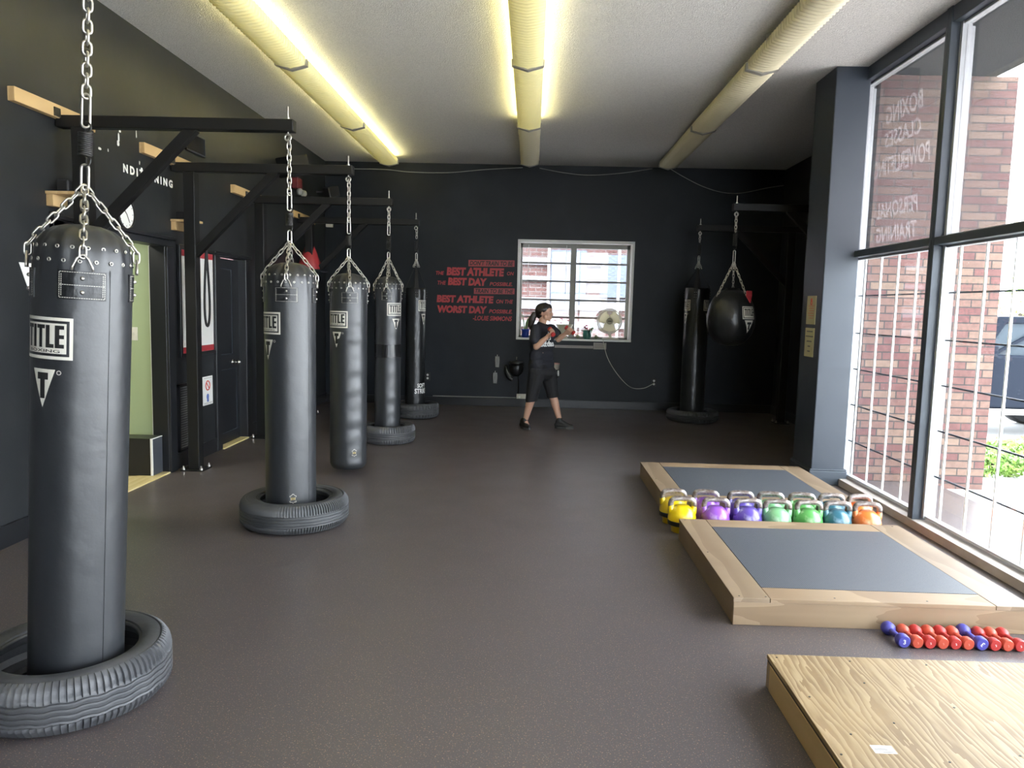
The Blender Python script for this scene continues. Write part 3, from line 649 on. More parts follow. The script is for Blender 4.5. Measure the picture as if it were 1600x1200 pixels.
def ballmap(e):
    def f(x, y):
        z = 1.48+y; q = max(.02, 1-((z-1.44)/(.285 if z < 1.44 else .345))**2); R = .262*q**.45
        return az(radians(31)+x/.26, R+e+.004, z)
    return f
w, h = .17, .135
lb = obj('brand_label', wrap_mb(shift(ring(-w/2,w/2,-h/2,h/2,.009)+[rect(-w/2+.016,w/2-.016,-h/2+.016,h/2-.016)],0,.045), ballmap(.002), .01), M['print'], wbx)
obj('label_lettering', wrap_mb(shift(block('TITLE', w-.045, h*.55),0,.05), ballmap(.005), .01), M['ink'], lb)
lb = obj('triangle_emblem', wrap_mb(shift([([(-.06,0),(0,-.14),(.06,0)],[(0,1,2)])],0,-.035), ballmap(.002), .01), M['print'], wbx)
obj('emblem_letter', wrap_mb(shift([rect(-.028,.028,-.045,-.02),rect(-.010,.012,-.10,-.045)],0,-.035), ballmap(.005), .01), M['ink'], lb)
obj('red_tag', MB().prism([(-.04,.06),(.04,.06),(.045,0),(0,-.07),(-.045,0)], .012, lambda u, v, w_: az(radians(32)+u/.26, .235+w_+(.02 if v < 0 else 0), 1.70+v)), M['red'], wbx)

# ------------------------------------------------------------------ bag racks
def rack(label, y, zt=2.71, x0=-3.0, x1=-1.60, side=-1, board=None, base=True):
    s_ = -side     # arm runs from the post towards s_
    t = thing('bag_rack', label, 'bag rack', (x0, y, 0), 'black steel bag racks')
    obj('post', MB().box(x0-.05,x0+.05,y-.05,y+.05,.012,zt-.08), M['steelblk'], t, world=True, bevel=.006)
    xa, xb = sorted((x0-.155*s_, x1+.045*s_))
    obj('arm', MB().box(xa,xb,y-.038,y+.038,zt-.078,zt), M['steelblk'], t, world=True, bevel=.006)
    obj('brace', MB().bar((x0+.02*s_,y,zt-.79),(x0+.75*s_,y,zt-.06),.07,.06,(0,1,0)), M['steelblk'], t, world=True, bevel=.004)
    obj('base_plate', MB().box(x0-.10,x0+.10,y-.10,y+.10,0,.012), M['steelblk'], t, world=True)
    for dx, dy in ((-.08,-.08),(.08,-.08),(.08,.08),(-.08,.08)):
        obj('anchor_bolt', MB().cyl((x0+dx,y+dy,.012),(x0+dx,y+dy,.045),.008,n=8).cyl((x0+dx,y+dy,.012),(x0+dx,y+dy,.026),.014,n=6), M['chain'], t, world=True)
    e = MB().cyl((x1,y,zt-.09),(x1,y,zt+.085),.006,n=8).cyl((x1,y,zt),(x1,y,zt+.014),.013,n=6); e.torus((x1,y,zt-.112),.02,.006,'y',18,8)
    obj('eye_bolt', e, M['chain'], t, world=True, smooth=50)
    if board:
        obj('wall_board', MB().box(*( (LX,LX+.045) if side < 0 else (3.645,3.69)), board[0], board[1], zt-.025, zt+.06), M['pine'], t, world=True, bevel=.003)
        obj('angle_bracket', MB().box(LX+.045,LX+.055,y-.10,y-.04,zt-.02,zt+.035) if side < 0 else MB().box(3.635,3.645,y-.1,y-.04,zt-.02,zt+.035), M['spring'], t, world=True)
    return t
rack('black steel bag rack above the nearest bag, mostly out of view', 2.72, 2.76, x1=-1.575, board=(2.3,3.1))
rack('black steel bag rack whose arm carries the second bag, nearest fully seen arm', 5.05, 2.71, x1=-1.632, board=(4.58,5.42))
rack('black steel bag rack beside the green doorway with a strap loop on its post', 6.64, 2.705, x1=-1.622, board=(6.10,7.02))
rack('black steel bag rack beyond the black door, its arm holding the taped bag', 8.33, 2.665, x1=-1.59, board=(7.93,8.75))
rack('black steel bag rack farthest along the left wall', 10.16, 2.65, x1=-1.575, board=(9.9,10.87))
rack('black steel bag rack on the right wall holding the round ball bag', 8.42, 2.70, x0=3.5, x1=2.19, side=1)
rack('black steel bag rack in the far right corner above the dim bag', 10.55, 2.70, x0=3.5, x1=2.265, side=1)
stp = []
for i in range(32):
    a = 2*pi*i/32; wy = .062*(.55-.45*cos(a)) ; stp.append(Vector((-2.925, 6.755+wy*sin(a)*1.3, 1.64+.35*cos(a))))
so2 = obj('strap_loop', MB().tube(stp, .011, 8, closed=True), M['web'], smooth=True)
tag(so2, 'black nylon strap loop hanging on the rack post in front of the framed poster', 'strap')

# ------------------------------------------------------------------ tyres
def tyre(label, x, y, R, H, ri, n=96, slit=3, m=None, wavy=False):
    t = thing('tire', label, 'tire', (x, y, 0), 'old car tires around the bags')
    ang = []
    for k in range(n): ang += [2*pi*k/n, 2*pi*(k+.14)/n, 2*pi*(k+.86)/n] if False else [2*pi*k/n, 2*pi*(k+.13)/n]
    pr = [(ri,.055),(ri-.004,.035),(ri+.02,.012),(R*.80,.0),(R*.93,.012),(R*.985,.035)]
    g = [(R,.045)]; nz = 5; z0, z1 = .05, H-.05
    for i in range(nz):
        za = z0+(z1-z0)*i/nz; zb = z0+(z1-z0)*(i+1)/nz
        g += [(R-.001,za+.004),(R+.001,(za+zb)/2),(R-.001,zb-.004),(R-.007,zb-.002),(R-.007,zb+.002)]
    pr += g[:-2]+[(R-.001,H-.048),(R-.006,H-.030),(R*.95,H-.012),(R*.90,H-.003),(R*.885,H-.006),(R*.87,H-.002),(R*.76,H),(R*.70,H-.008),(ri+.03,H-.014),(ri+.012,H-.010),(ri-.002,H-.028),(ri+.005,H-.05),(ri+.03,H-.07),(R-.05,H*.6),(R-.045,H*.4),(R-.06,.06),(ri+.02,.06)]
    vs = []; mth = len(pr)
    for i, a in enumerate(ang):
        k = i//2; cut = i % 2 == 0
        for (r, z) in pr:
            if cut and ((H-.062 < z < H-.010 and r > R*.93) or (z < .06 and .03 < z and r > R*.97)): r -= .009
            zz = z
            if wavy and r > R*.98 and .055 < z < H-.055: zz += .0022*(1 if (k//2) % 2 else -1)
            vs.append((r*cos(a), r*sin(a), zz))
    N_ = len(ang); fs = [(k*mth+i, ((k+1) % N_)*mth+i, ((k+1) % N_)*mth+(i+1) % mth, k*mth+(i+1) % mth) for k in range(N_) for i in range(mth)]
    obj('tire_carcass', MB().add(vs, fs), m or M['rubber'], t, smooth=35)
    bd = obj('bead_ring', MB().torus((0,0,H-.024), ri+.003, .009, 'z', 64, 8), M['rubber'], t, smooth=True)
    return t
tyre('large dusty tire on the floor around the nearest heavy bag, cut by the frame', -1.75, 2.75, .36, .205, .245, 96, m=M['rubberdust'], wavy=True)
tyre('grooved gray tire around the second heavy bag', -1.615, 5.10, .365, .20, .235, 120)
tyre('smooth worn tire around the taped heavy bag', -1.575, 8.30, .30, .20, .19, 70, m=M['rubberdust'])
tyre('knobbly tire around the farthest bag in the left row', -1.555, 10.24, .31, .20, .19, 44, wavy=True)
tyre('low dark tire around the dim bag in the right corner', 2.28, 10.57, .36, .16, .22, 60)

# ------------------------------------------------------------------ lifting platforms
def platform(label, x0, x1, y0, y1, H=.14, mat=None):
    t = thing('lifting_platform', label, 'platform', ((x0+x1)/2, (y0+y1)/2, 0), 'low wooden lifting platforms')
    hb = H-.022
    for nm, b_, mm in (('side_board', (x0,x1,y0,y0+.038,0,hb), 'plankx'), ('side_board', (x0,x1,y1-.038,y1,0,hb), 'plankx'), ('side_board', (x0,x0+.038,y0+.038,y1-.038,0,hb), 'plank'), ('side_board', (x1-.038,x1,y0+.038,y1-.038,0,hb), 'plank')):
        obj(nm, MB().box(*b_), M[mm], t, world=True, bevel=.003)
    a, c = mat[0], mat[1]
    for b_, mm in (((x0-.004,a,y0-.004,y1+.004),'plank'), ((c,x1+.004,y0-.004,y1+.004),'plank'), ((a,c,y0-.004,mat[2]),'plankx'), ((a,c,mat[3],y1+.004),'plankx')):
        obj('top_board', MB().box(b_[0]+.001,b_[1]-.001,b_[2],b_[3],hb,H), M[mm], t, world=True, bevel=.0025)
    obj('inner_deck', MB().box(a,c,mat[2],mat[3],hb-.02,hb), M['plank'], t, world=True)
    obj('rubber_mat', MB().box(a+.002,c-.002,mat[2]+.002,mat[3]-.002,hb,H+.001), M['mat'], t, world=True)
    for x, y in ((x0+.03,y0+.02),(x0+.16,y0+.02),(x0+.03,y1-.03),(x1-.05,y1-.03),(x0+.5,y0+.03),(x0+.95,y0+.03),(x0+.03,(y0+y1)/2)): obj('screw', MB().cyl((x,y,H-.001),(x,y,H+.001),.005,n=8), M['spring'], t, world=True)
    return t
platform('wooden lifting platform with black mat behind the kettlebells, farthest from camera', 1.03, 2.47, 5.50, 6.86, mat=(1.20,2.29,5.66,6.68))
platform('wooden lifting platform with black mat between kettlebells and dumbbells', 1.025, 2.475, 3.605, 4.985, mat=(1.20,2.29,3.75,4.82))
t3 = thing('plywood_platform', 'bare yellow plywood platform in the bottom right foreground', 'platform', (1.75, 2.3, 0), 'low wooden lifting platforms')
x0, x1, y0, y1 = 1.0, 2.5, 1.55, 3.0
obj('plywood_top', MB().box(x0,x1,y0,y1,.119,.137), M['ply'], t3, world=True, bevel=.002)
obj('dark_edge_strip', MB().box(x0+.003,x1-.003,y0+.003,y1-.003,.108,.119), M['edge'], t3, world=True)
for b_, mm in (((x0+.002,x1,y1-.04,y1,0,.108),'plankx'), ((x0+.002,x1,y0,y0+.04,0,.108),'plankx'), ((x0,x0+.038,y0+.04,y1-.04,0,.108),'pine'), ((x1-.038,x1,y0+.04,y1-.04,0,.108),'pine')): obj('side_board', MB().box(*b_), M[mm], t3, world=True, bevel=.003)
for x, y in ((1.03,2.97),(1.32,2.96),(1.62,2.95),(1.05,2.66),(1.30,2.78),(1.55,2.62),(1.10,2.42),(1.28,2.5),(1.6,2.33),(1.02,2.3),(1.35,2.28)): obj('screw', MB().cyl((x,y,.136),(x,y,.1385),.004,n=8), M['spring'], t3, world=True)
st = obj('paper_sticker', MB().box(1.135,1.205,2.315,2.36,.137,.1375), M['paper'], t3, world=True)
ln = MB()
for i in range(9): ln.box(1.143+i*.0045,1.145+i*.0045,2.33,2.345,.1375,.1378)
ln.box(1.16,1.20,2.320,2.323,.1375,.1378); obj('sticker_print', ln, M['txtgray'], t3, world=True)

# ------------------------------------------------------------------ kettlebells
def kettlebell(label, x, y, col, rz, band=False):
    t = thing('kettlebell', label, 'kettlebell', (x, y, 0), 'kettlebells in two rows between the platforms', rz)
    R = .097
    prof = [(0,0),(.062,0),(.072,.004)]+[(R*sin(a), .098-R*cos(a)) for a in [pi*i/22 for i in range(6, 19)]]+[(.045,.186),(0,.191)]
    obj('bell_body', MB().lathe(prof, n=40), col, t, smooth=True)
    for s_ in (-1, 1): obj('painted_horn', MB().tube([(s_*.060,0,.12),(s_*.072,0,.15),(s_*.079,0,.178),(s_*.080,0,.190)], [.032,.027,.0195,.0172], 14), col, t, smooth=True)
    hp = [(-.080,0,.180),(-.080,0,.200),(-.076,0,.216),(-.066,0,.228),(-.050,0,.2335),(0,0,.235),(.050,0,.2335),(.066,0,.228),(.076,0,.216),(.080,0,.200),(.080,0,.180)]
    obj('handle', MB().tube(hp, .0182, 14), M['steelhandle'], t, smooth=True)
    if band: obj('black_band', MB().lathe([(.0895,.052),(.0965,.055),(.0985,.08),(.098,.086),(.09,.086)], n=40), M['ink'], t, smooth=True)
    return t
def marbled(name, c, c2):
    return P(name, c, .3, var=(16, c2, .52, .68), coat=.4)
KC = [('yellow', marbled('yellow_paint', (.72,.50,.0), (.80,.60,.04))), ('purple', marbled('purple_paint', (.26,.08,.50), (.50,.36,.62))), ('indigo', marbled('indigo_paint', (.10,.06,.34), (.40,.38,.58))),
      ('pale green', marbled('pale_green_paint', (.18,.42,.20), (.42,.62,.42))), ('bright green', marbled('green_paint', (.09,.33,.08), (.36,.58,.30))), ('teal', marbled('teal_paint', (.03,.13,.18), (.25,.40,.50))), ('orange', marbled('orange_paint', (.75,.17,.03), (.80,.42,.22)))]
for i, x in enumerate([1.078,1.309,1.531,1.732,1.948,2.145,2.348]):
    kettlebell('%s kettlebell%s in the front row nearest the camera' % (KC[i][0], ' with black band' if i == 0 else ''), x, 5.165, KC[i][1], random.uniform(-.15,.1), i == 0)
for i, x in enumerate([1.061,1.294,1.544,1.759,1.983,2.193,2.393]):
    kettlebell('%s kettlebell%s in the back row behind its twin' % (KC[i][0], ' with black band' if i == 0 else ''), x-.005, 5.385, KC[i][1], random.uniform(-.2,.15), i == 0)
# ------------------------------------------------------------------ dumbbells
def dumbbell(label, x, y0, y1, r, col, print_, xs=0, rot=0):
    dx = xs; ang = atan2(dx, y1-y0); cx, cy = x+dx/2, (y0+y1)/2
    t = thing('dumbbell', label, 'dumbbell', (cx, cy, 0), 'small dumbbells lined up by the platform', -ang)
    hl = (y1-y0)/2+.024; b_ = .85
    hd = [(0,-.024),(r*.84,-.024),(r*.97,-.019),(r,-.010),(r,.006),(r*.86,.017),(r*.5,.024),(.012,.028),(0,.028)]
    for s_ in (-1, 1):
        o = obj('dumbbell_head', MB().lathe([(a, c) for a, c in hd] if s_ < 0 else [(a, -c) for a, c in hd], (0, s_*(hl-.024), r), 28, axis='y'), col, t, smooth=50)
    obj('grip', MB().tube([(0,-hl+.05,r),(0,-.02,r),(0,.02,r),(0,hl-.05,r)], [.012,.0135,.0135,.012], 14), col, t, smooth=True)
    vs, fs = fit(text_mesh(print_[0], .02), print_[1], print_[2]); c_, s2 = cos(rot), sin(rot)
    q = [(x_*c_-y_*s2, x_*s2+y_*c_) for x_, y_ in vs]
    obj('weight_marking', MB().add([(x_, -hl-.0005, r+y_) for x_, y_ in q], fs), M['paper'] if print_[3] else M['pinkmark'], t)
M['pinkmark'] = P('faded_mark', (.75,.30,.25), .6)
XS = [1.760,1.822,1.880,1.938,1.996,2.054,2.116,2.177,2.234,2.291]; reds = {2: 'first', 3: 'second'}
desc = ['blue dumbbell at the left end marked with a white numeral','orange-red dumbbell touching the left blue one','bright red dumbbell third from the left end','faded orange-red dumbbell fourth from the left end','bright red dumbbell fifth from the left end','orange-red dumbbell just left of the second blue one','blue dumbbell with a tilted numeral among the red ones','bright red dumbbell just right of the second blue one','orange-red dumbbell second from the right end','bright red dumbbell at the right end of the line']
for i, x in enumerate(XS):
    blue = i in (0, 6); org = i in (1, 3, 5, 8)
    dumbbell(desc[i], x, 3.425, 3.535+(.015 if blue else 0), .031 if blue else .0285, M['bluedb'] if blue else M['orangedb'] if org else M['reddb'], ('3' if blue else '2', .012, .022, True) if blue else ('2', .007, .010, not org), xs=-.004, rot=(0 if i == 0 else 2.4 if i == 6 else .3))

# ------------------------------------------------------------------ left wall things
def shelf(label, y, z):
    t = thing('wall_shelf', label, 'shelf', (LX, y, z), 'small bracket shelves on the left wall')
    obj('shelf_board', MB().box(LX,LX+.20,y-.10,y+.10,z,z+.02), M['pine'], t, world=True, bevel=.002)
    obj('support_block', MB().box(LX,LX+.045,y-.09,y+.065,z-.075,z), M['pine'], t, world=True, bevel=.002)
shelf('small raw wood shelf on left wall above the nearest bag', 5.0, 2.185)
shelf('small raw wood shelf on left wall near the second rack post', 6.70, 2.20)
tag(obj('small_speaker', MB().box(LX+.03,LX+.11,4.97,5.05,2.205,2.29), M['ink'], bevel=.01), 'small black speaker on the wood shelf above the nearest bag', 'speaker', 'small speakers on shelves')
tag(obj('small_speaker', MB().box(LX+.03,LX+.11,6.64,6.72,2.22,2.29), M['ink'], bevel=.01), 'small black speaker on the shelf by the second rack post', 'speaker', 'small speakers on shelves')
ck = thing('wall_clock', 'round white-faced wall clock half hidden behind the first rack brace', 'clock', (LX, 5.82, 2.17))
obj('clock_case', MB().lathe([(0,0),(.125,0),(.13,.012),(.125,.04),(.112,.045),(.110,.03),(0,.03)], (LX,5.82,2.17), 40, axis='x'), M['ink'], ck, smooth=40, world=True)
obj('clock_face', MB().lathe([(0,.031),(.110,.032)], (LX,5.82,2.17), 40, axis='x'), M['paper'], ck, world=True)
hh = MB().bar((LX+.036,5.82,2.17),(LX+.036,5.775,2.215),.006,.002,(1,0,0)).bar((LX+.038,5.82,2.17),(LX+.038,5.86,2.105),.005,.002,(1,0,0))
for k in range(12): hh.bar((LX+.034,5.82+.088*sin(k*pi/6),2.17+.088*cos(k*pi/6)),(LX+.034,5.82+.10*sin(k*pi/6),2.17+.10*cos(k*pi/6)),.005,.001,(1,0,0))
obj('clock_hands', hh, M['ink'], ck, world=True)
vs, fs = fit(text_mesh('N D I T I O N I N G', .045), .80, .066)
tag(obj('wall_lettering', MB().add([(LX+.003, 6.25+x, 2.52+y) for x, y in vs], fs), M['paper']), 'white peeling letters spelling NDITIONING on the left wall', 'lettering')
chips = ['white chip above the N of the peeling letters, tallest one','round white drip just below the tallest chip','small white chip at the top just under the rack arm','leftmost flat white chip left of the peeling letters','tiny white dot right of the leftmost flat chip','thin vertical white chip under the arm, right of the tall one','thin white mark directly above the letter T','small curved white fleck touching the letters','isolated white fleck near the second wall board']
for (y, z, a, b_) in ((5.80,2.735,.012,.035),(5.79,2.69,.018,.022),(5.82,2.785,.015,.010),(5.54,2.60,.022,.010),(5.65,2.61,.008,.012),(6.06,2.82,.006,.035),(6.10,2.60,.005,.015),(6.13,2.56,.015,.010),(6.60,2.80,.010,.006)):
    tag(obj('paint_chip', MB().add([(LX+.002, y+a*cos(k*pi/4)*(1+.3*sin(k*3)), z+b_*sin(k*pi/4)) for k in range(8)], [tuple(range(8))]), M['paper']), chips.pop(0), 'paint mark', 'white paint chips on the left wall')
gr = thing('wall_vent', 'dark louvred vent high on the left wall behind the first rack brace', 'vent', (LX, 7.1, 2.96))
obj('vent_frame', MB().box(LX,LX+.02,6.90,7.30,2.87,2.885).box(LX,LX+.02,6.90,7.30,3.035,3.05).box(LX,LX+.02,6.90,6.915,2.87,3.05).box(LX,LX+.02,7.285,7.30,2.87,3.05), M['wallgray'], gr, world=True)
g2 = MB()
for i in range(14): g2.box(LX,LX+.014,6.925+i*.026,6.933+i*.026,2.885,3.035)
obj('vent_louvres', g2, M['ink'], gr, world=True)
po = thing('framed_poster', 'framed white poster with red bands beside the black door', 'poster', (LX, 7.09, 1.5))
obj('poster_frame', MB().box(LX,LX+.03,6.70,6.735,1.0,2.01).box(LX,LX+.03,7.43,7.465-.02,1.0,2.01).box(LX,LX+.03,6.735,7.43,1.97,2.01).box(LX,LX+.03,6.735,7.43,1.0,1.035), M['trimblk'], po, world=True, bevel=.004)
obj('poster_sheet', MB().box(LX,LX+.012,6.735,7.43,1.035,1.97), M['paper'], po, world=True)
obj('red_band', MB().box(LX+.012,LX+.014,6.735,7.43,1.035,1.09).box(LX+.012,LX+.014,6.735,7.43,1.915,1.97), M['red'], po, world=True)
he = thing('wall_heater', 'dark louvred wall heater low beside the black door frame', 'heater', (LX, 6.85, .45))
obj('heater_frame', MB().box(LX,LX+.03,6.64,7.04,.15,.17).box(LX,LX+.03,6.64,7.04,.745,.765).box(LX,LX+.03,6.64,6.66,.15,.765).box(LX,LX+.03,7.02,7.04,.15,.765).box(LX,LX+.012,6.66,7.02,.17,.745), M['trimblk'], he, world=True)
g2 = MB()
for i in range(26): g2.box(LX+.012,LX+.022,6.665,7.015,.18+i*.0217,.19+i*.0217)
obj('heater_louvres', g2, P('gray_louvre', (.26,.27,.27), .4, .4), he, world=True)
sg = thing('warning_sign', 'white notice with red prohibition circle on the wall beside the black door', 'sign', (LX, 7.29, .64))
obj('sign_sheet', MB().box(LX,LX+.004,7.18,7.405,.50,.78), M['paper'], sg, world=True)
rg = MB().torus((LX+.005,7.29,.69),.045,.006,'x',24,6).bar((LX+.005,7.26,.72),(LX+.005,7.32,.66),.010,.004,(1,0,0))
obj('prohibition_ring', rg, M['redink'], sg, world=True)
obj('blue_figure', MB().ball((LX+.004,7.29,.58),.03,12,6,(.1,1,1)).box(LX+.004,LX+.006,7.27,7.31,.53,.60), M['bluetxt'], sg, world=True)
g2 = MB()
for z in (.765,.522,.512): g2.box(LX+.004,LX+.005,7.20,7.385,z-.003,z)
obj('sign_text', g2, M['txtgray'], sg, world=True)
bx = thing('storage_box', 'black box with white edges standing at the green doorway', 'box', (-3.36, 6.44, 0))
obj('box_body', MB().box(-3.50,-3.225,6.285,6.455,.014,.33), M['ink'], bx, world=True)
obj('side_panel', MB().box(-3.225,-3.215,6.285,6.455,.014,.33), P('gray_laminate', (.05,.055,.065), .4), bx, world=True)
obj('white_edging', MB().box(-3.232,-3.213,6.278,6.286,.014,.334).box(-3.222,-3.213,6.286,6.457,.329,.334), M['white'], bx, world=True)
obj('box_lid', MB().box(-3.505,-3.226,6.28,6.457,.33,.336), P('dark_green_lid', (.03,.035,.025), .4), bx, world=True)
sw = thing('light_switch', 'ivory light switch plate on the green wall', 'switch', (-3.46, 6.49, 1.22))
obj('switch_plate', MB().box(-3.50,-3.425,6.483,6.49,1.16,1.275), M['offwhite'], sw, world=True, bevel=.002); obj('switch_toggle', MB().box(-3.466,-3.458,6.474,6.483,1.205,1.23), M['offwhite'], sw, world=True)
tag(obj('paper_notice', MB().prism([(4.62,1.73),(4.74,1.73),(4.735,1.56),(4.70,1.56)], .003, lambda u, v, w_: (LX+w_, u, v)), M['paper']), 'torn white paper notice on the left wall behind the nearest bag', 'notice')
def wspk(label, y, z, x=LX+.13, s_=.16):
    t = thing('wall_speaker', label, 'speaker', (LX, y, z), 'black speakers under the ceiling')
    b_ = MB().box(-s_*.7,s_*.7,-s_,s_,-s_*.75,s_*.75); rm = Matrix.Rotation(radians(-35),3,'Z') @ Matrix.Rotation(radians(15),3,'X')
    b_.ap(lambda v: rm @ v + Vector((x+.08, y, z))); obj('speaker_cabinet', b_, M['ink'], t, world=True, bevel=.015)
    obj('mounting_arm', MB().cyl((LX,y,z),(x+.05,y,z),.015,n=8), M['ink'], t, world=True)
wspk('black wall speaker high on the left wall beyond the second rack arm', 9.35, 3.17); wspk('smaller black wall speaker near the far left corner', 11.1, 3.12, s_=.10)
em = thing('emergency_light', 'red and gray emergency light box high on the left wall', 'emergency light', (LX, 10.05, 3.07))
obj('light_housing', MB().box(LX,LX+.08,9.95,10.15,3.0,3.14), P('dull_red_plastic', (.16,.02,.025), .5), em, world=True, bevel=.01)
for y in (9.97,10.13): obj('lamp_head', MB().ball((LX+.10,y,2.955),.045), M['cable'], em, smooth=True, world=True)
tag(obj('red_cone', MB().lathe([(.165,0),(.17,.02),(.05,.34),(.035,.36),(0,.362)], (LX+.16, 10.2, 1.96), 32), M['red'], smooth=40), 'red cone shape on a shelf high on the left wall behind the second bag', 'cone')
s2 = thing('cone_shelf', 'black shelf on the left wall that carries the red cone', 'shelf', (LX, 10.2, 1.95)); obj('shelf_board', MB().box(LX,LX+.34,9.95,10.45,1.94,1.96), M['trimblk'], s2, world=True); obj('shelf_bracket', MB().box(LX,LX+.25,10.19,10.21,1.80,1.94), M['trimblk'], s2, world=True)
tag(obj('junction_box', MB().box(-3.15,-3.05,BY-.05,BY,2.66,2.76), M['offwhite'], bevel=.004), 'small cream junction box on the back wall near the left corner', 'junction box')
tag(obj('wall_plate', MB().box(LX,LX+.008,8.97,9.06,1.70,1.83), M['offwhite'], bevel=.002), 'small cream wall plate beyond the black door', 'wall plate')

# ------------------------------------------------------------------ back wall things
qt = thing('wall_quote', 'red motivational quote lettered on the back wall left of the window', 'wall lettering', (-.88, BY, 1.77))
bold_i = 0
for s, x0, x1, z0, z1, k in [("DON'T TRAIN TO BE",-.987,-.288,2.123,2.228,1),('THE',-1.481,-1.354,1.98,2.047,0),('BEST ATHLETE',-1.33,-.431,1.973,2.112,2),('ON',-.401,-.294,1.995,2.062,0),('THE',-1.454,-1.322,1.831,1.903,0),('BEST DAY',-1.303,-.69,1.826,1.956,2),('POSSIBLE.',-.665,-.31,1.833,1.9,0),('TRAIN TO BE THE',-.896,-.278,1.71,1.806,1),('BEST ATHLETE',-1.475,-.582,1.564,1.69,2),('ON THE',-.557,-.294,1.568,1.641,0),('WORST DAY',-1.463,-.681,1.407,1.533,2),('POSSIBLE.',-.666,-.3,1.417,1.489,0),('-LOUIE SIMMONS',-.913,-.298,1.302,1.389,0)]:
    h = z1-z0; w = x1-x0; xm = (x0+x1)/2; zm = (z0+z1)/2
    if k == 1:
        br = obj('highlight_bar', MB().add([(x0,BY-.002,z0),(x1,BY-.002,z0+.008),(x1,BY-.002,z1),(x0,BY-.002,z1-.008)],[(0,1,2,3)]), M['redbar'], qt, world=True)
        vs, fs = fit(text_mesh(s, .028, .2), w*.94, h*.66); obj('bar_lettering', MB().add([(xm+x, BY-.004, zm+y) for x, y in vs], fs), M['ink'], br, world=True)
    else:
        vs, fs = fit(text_mesh(s, .06 if k == 2 else .022, .2 if k == 0 else .08), w*.97, h*(.9 if k == 2 else .82))
        obj('quote_words', MB().add([(xm+x, BY-.003, zm+y) for x, y in vs], fs), M['red'], qt, world=True)
def outlet(label, x, z, col='white', horizontal=False):
    t = thing('wall_outlet', label, 'outlet', (x, BY, z)); w, h = (.075,.05) if horizontal else (.04,.062)
    obj('cover_plate', MB().box(x-w,x+w,BY-.012,BY,z-h,z+h), M['ink'] if col == 'black' else M['offwhite'], t, world=True, bevel=.003)
    for dz in ((0,) if horizontal else (-.026,.026)): obj('socket', MB().cyl((x-(.03 if horizontal else 0),BY-.014,z+dz),(x-(.03 if horizontal else 0),BY-.01,z+dz),.017,n=16), M['paper'], t, world=True)
outlet('black outlet with two white sockets right of the farthest left bag', -1.585, .43, 'black'); outlet('outlet where the fan cord is plugged in', 1.885, .43, 'black')
outlet('low white outlet box behind the boxer\'s rear knee', -.135, .15, 'white', True)
tag(obj('conduit_strip', MB().tube([(-1.5,BY-.02,.135),(-.9,BY-.02,.137),(-.22,BY-.02,.14)], .007, 6), M['cable']), 'thin pale conduit running along the back wall above the baseboard', 'conduit')
tag(obj('conduit_riser', MB().tube([(-.185,BY-.02,.20),(-.185,BY-.02,.56)], .008, 6), M['blkcable']), 'black conduit rising from the low white outlet box', 'conduit')
sp = thing('sign_plate', 'small gray text plate below the back window sill', 'sign', (1.04, BY, .965))
obj('plate', MB().box(.945,1.14,BY-.006,BY,.915,1.015), M['tan2'] if 'tan2' in M else P('gray_tan_plate', (.36,.33,.31), .6), sp, world=True)
g2 = MB()
for i in range(5): g2.box(.965,1.12-(i % 2)*.03,BY-.008,BY-.006,.935+i*.016,.940+i*.016)
obj('plate_text', g2, M['txtgray'], sp, world=True)
rs = thing('ruler_strip', 'long narrow gray strip below the back window sill', 'strip', (.65, BY, .95))
obj('strip', MB().box(.355,.94,BY-.006,BY,.925,.965), P('pale_gray_strip', (.38,.35,.34), .6), rs, world=True)
g2 = MB()
for i in range(36): g2.box(.37+i*.0155,.377+i*.0155,BY-.008,BY-.006,.94,.952)
obj('strip_text', g2, M['txtgray'], rs, world=True)
def wrap_roll(label, x, z):
    t = thing('hand_wrap', label, 'hand wrap', (x, BY-.05, z), 'gray hand wraps hanging on the back wall')
    mb = MB()
    for i, dx in enumerate((-.018,.0,.018)): mb.tube(smooth_path([(x+dx,BY-.045,z+.08),(x+dx+.006*(i-1),BY-.05,z+.03),(x+dx*1.2,BY-.045,z-.03),(x+dx*.9,BY-.045,z-.085)],4), .013, 8)
    obj('wrap_cloth', mb, M['graywrap'], t, smooth=True, world=True)
    obj('hook', MB().tube([(x,BY,z+.10),(x,BY-.05,z+.10),(x,BY-.05,z+.075)], .004, 6), M['chain'], t, world=True)
wrap_roll('upper rolled gray hand wrap on the back wall', -.517, .69); wrap_roll('lower rolled gray hand wrap on the back wall', -.545, .44)
hg = thing('head_guard', 'black padded head guard hanging on the back wall behind the boxer', 'head guard', (-.22, BY-.12, .62))
obj('guard_shell', MB().ball((-.22,BY-.11,.60),.105,24,14,(1.0,.95,1.15)), M['leather2'], hg, smooth=True, world=True)
obj('brow_pad', MB().torus((-.22,BY-.13,.68),.085,.028,'z',28,10), M['leather2'], hg, smooth=True, world=True)
obj('hook', MB().tube([(-.22,BY,.76),(-.22,BY-.10,.77),(-.22,BY-.11,.73)], .005, 6), M['chain'], hg, world=True)
kp = thing('punch_shield', 'curved black pad with strap hanging left of the head guard', 'pad', (-.34, BY-.05, .52))
obj('pad_shell', MB().tube(smooth_path([(-.375,BY-.05,.64),(-.37,BY-.07,.56),(-.335,BY-.08,.47),(-.28,BY-.07,.43)]), [.02+.018*min(1,i/6) for i in range(19)], 12), M['leather2'], kp, smooth=True, world=True)
obj('pad_strap', MB().tube(smooth_path([(-.385,BY-.10,.63),(-.35,BY-.13,.54),(-.305,BY-.13,.47)]), .007, 6), M['graywrap'], kp, smooth=True, world=True)
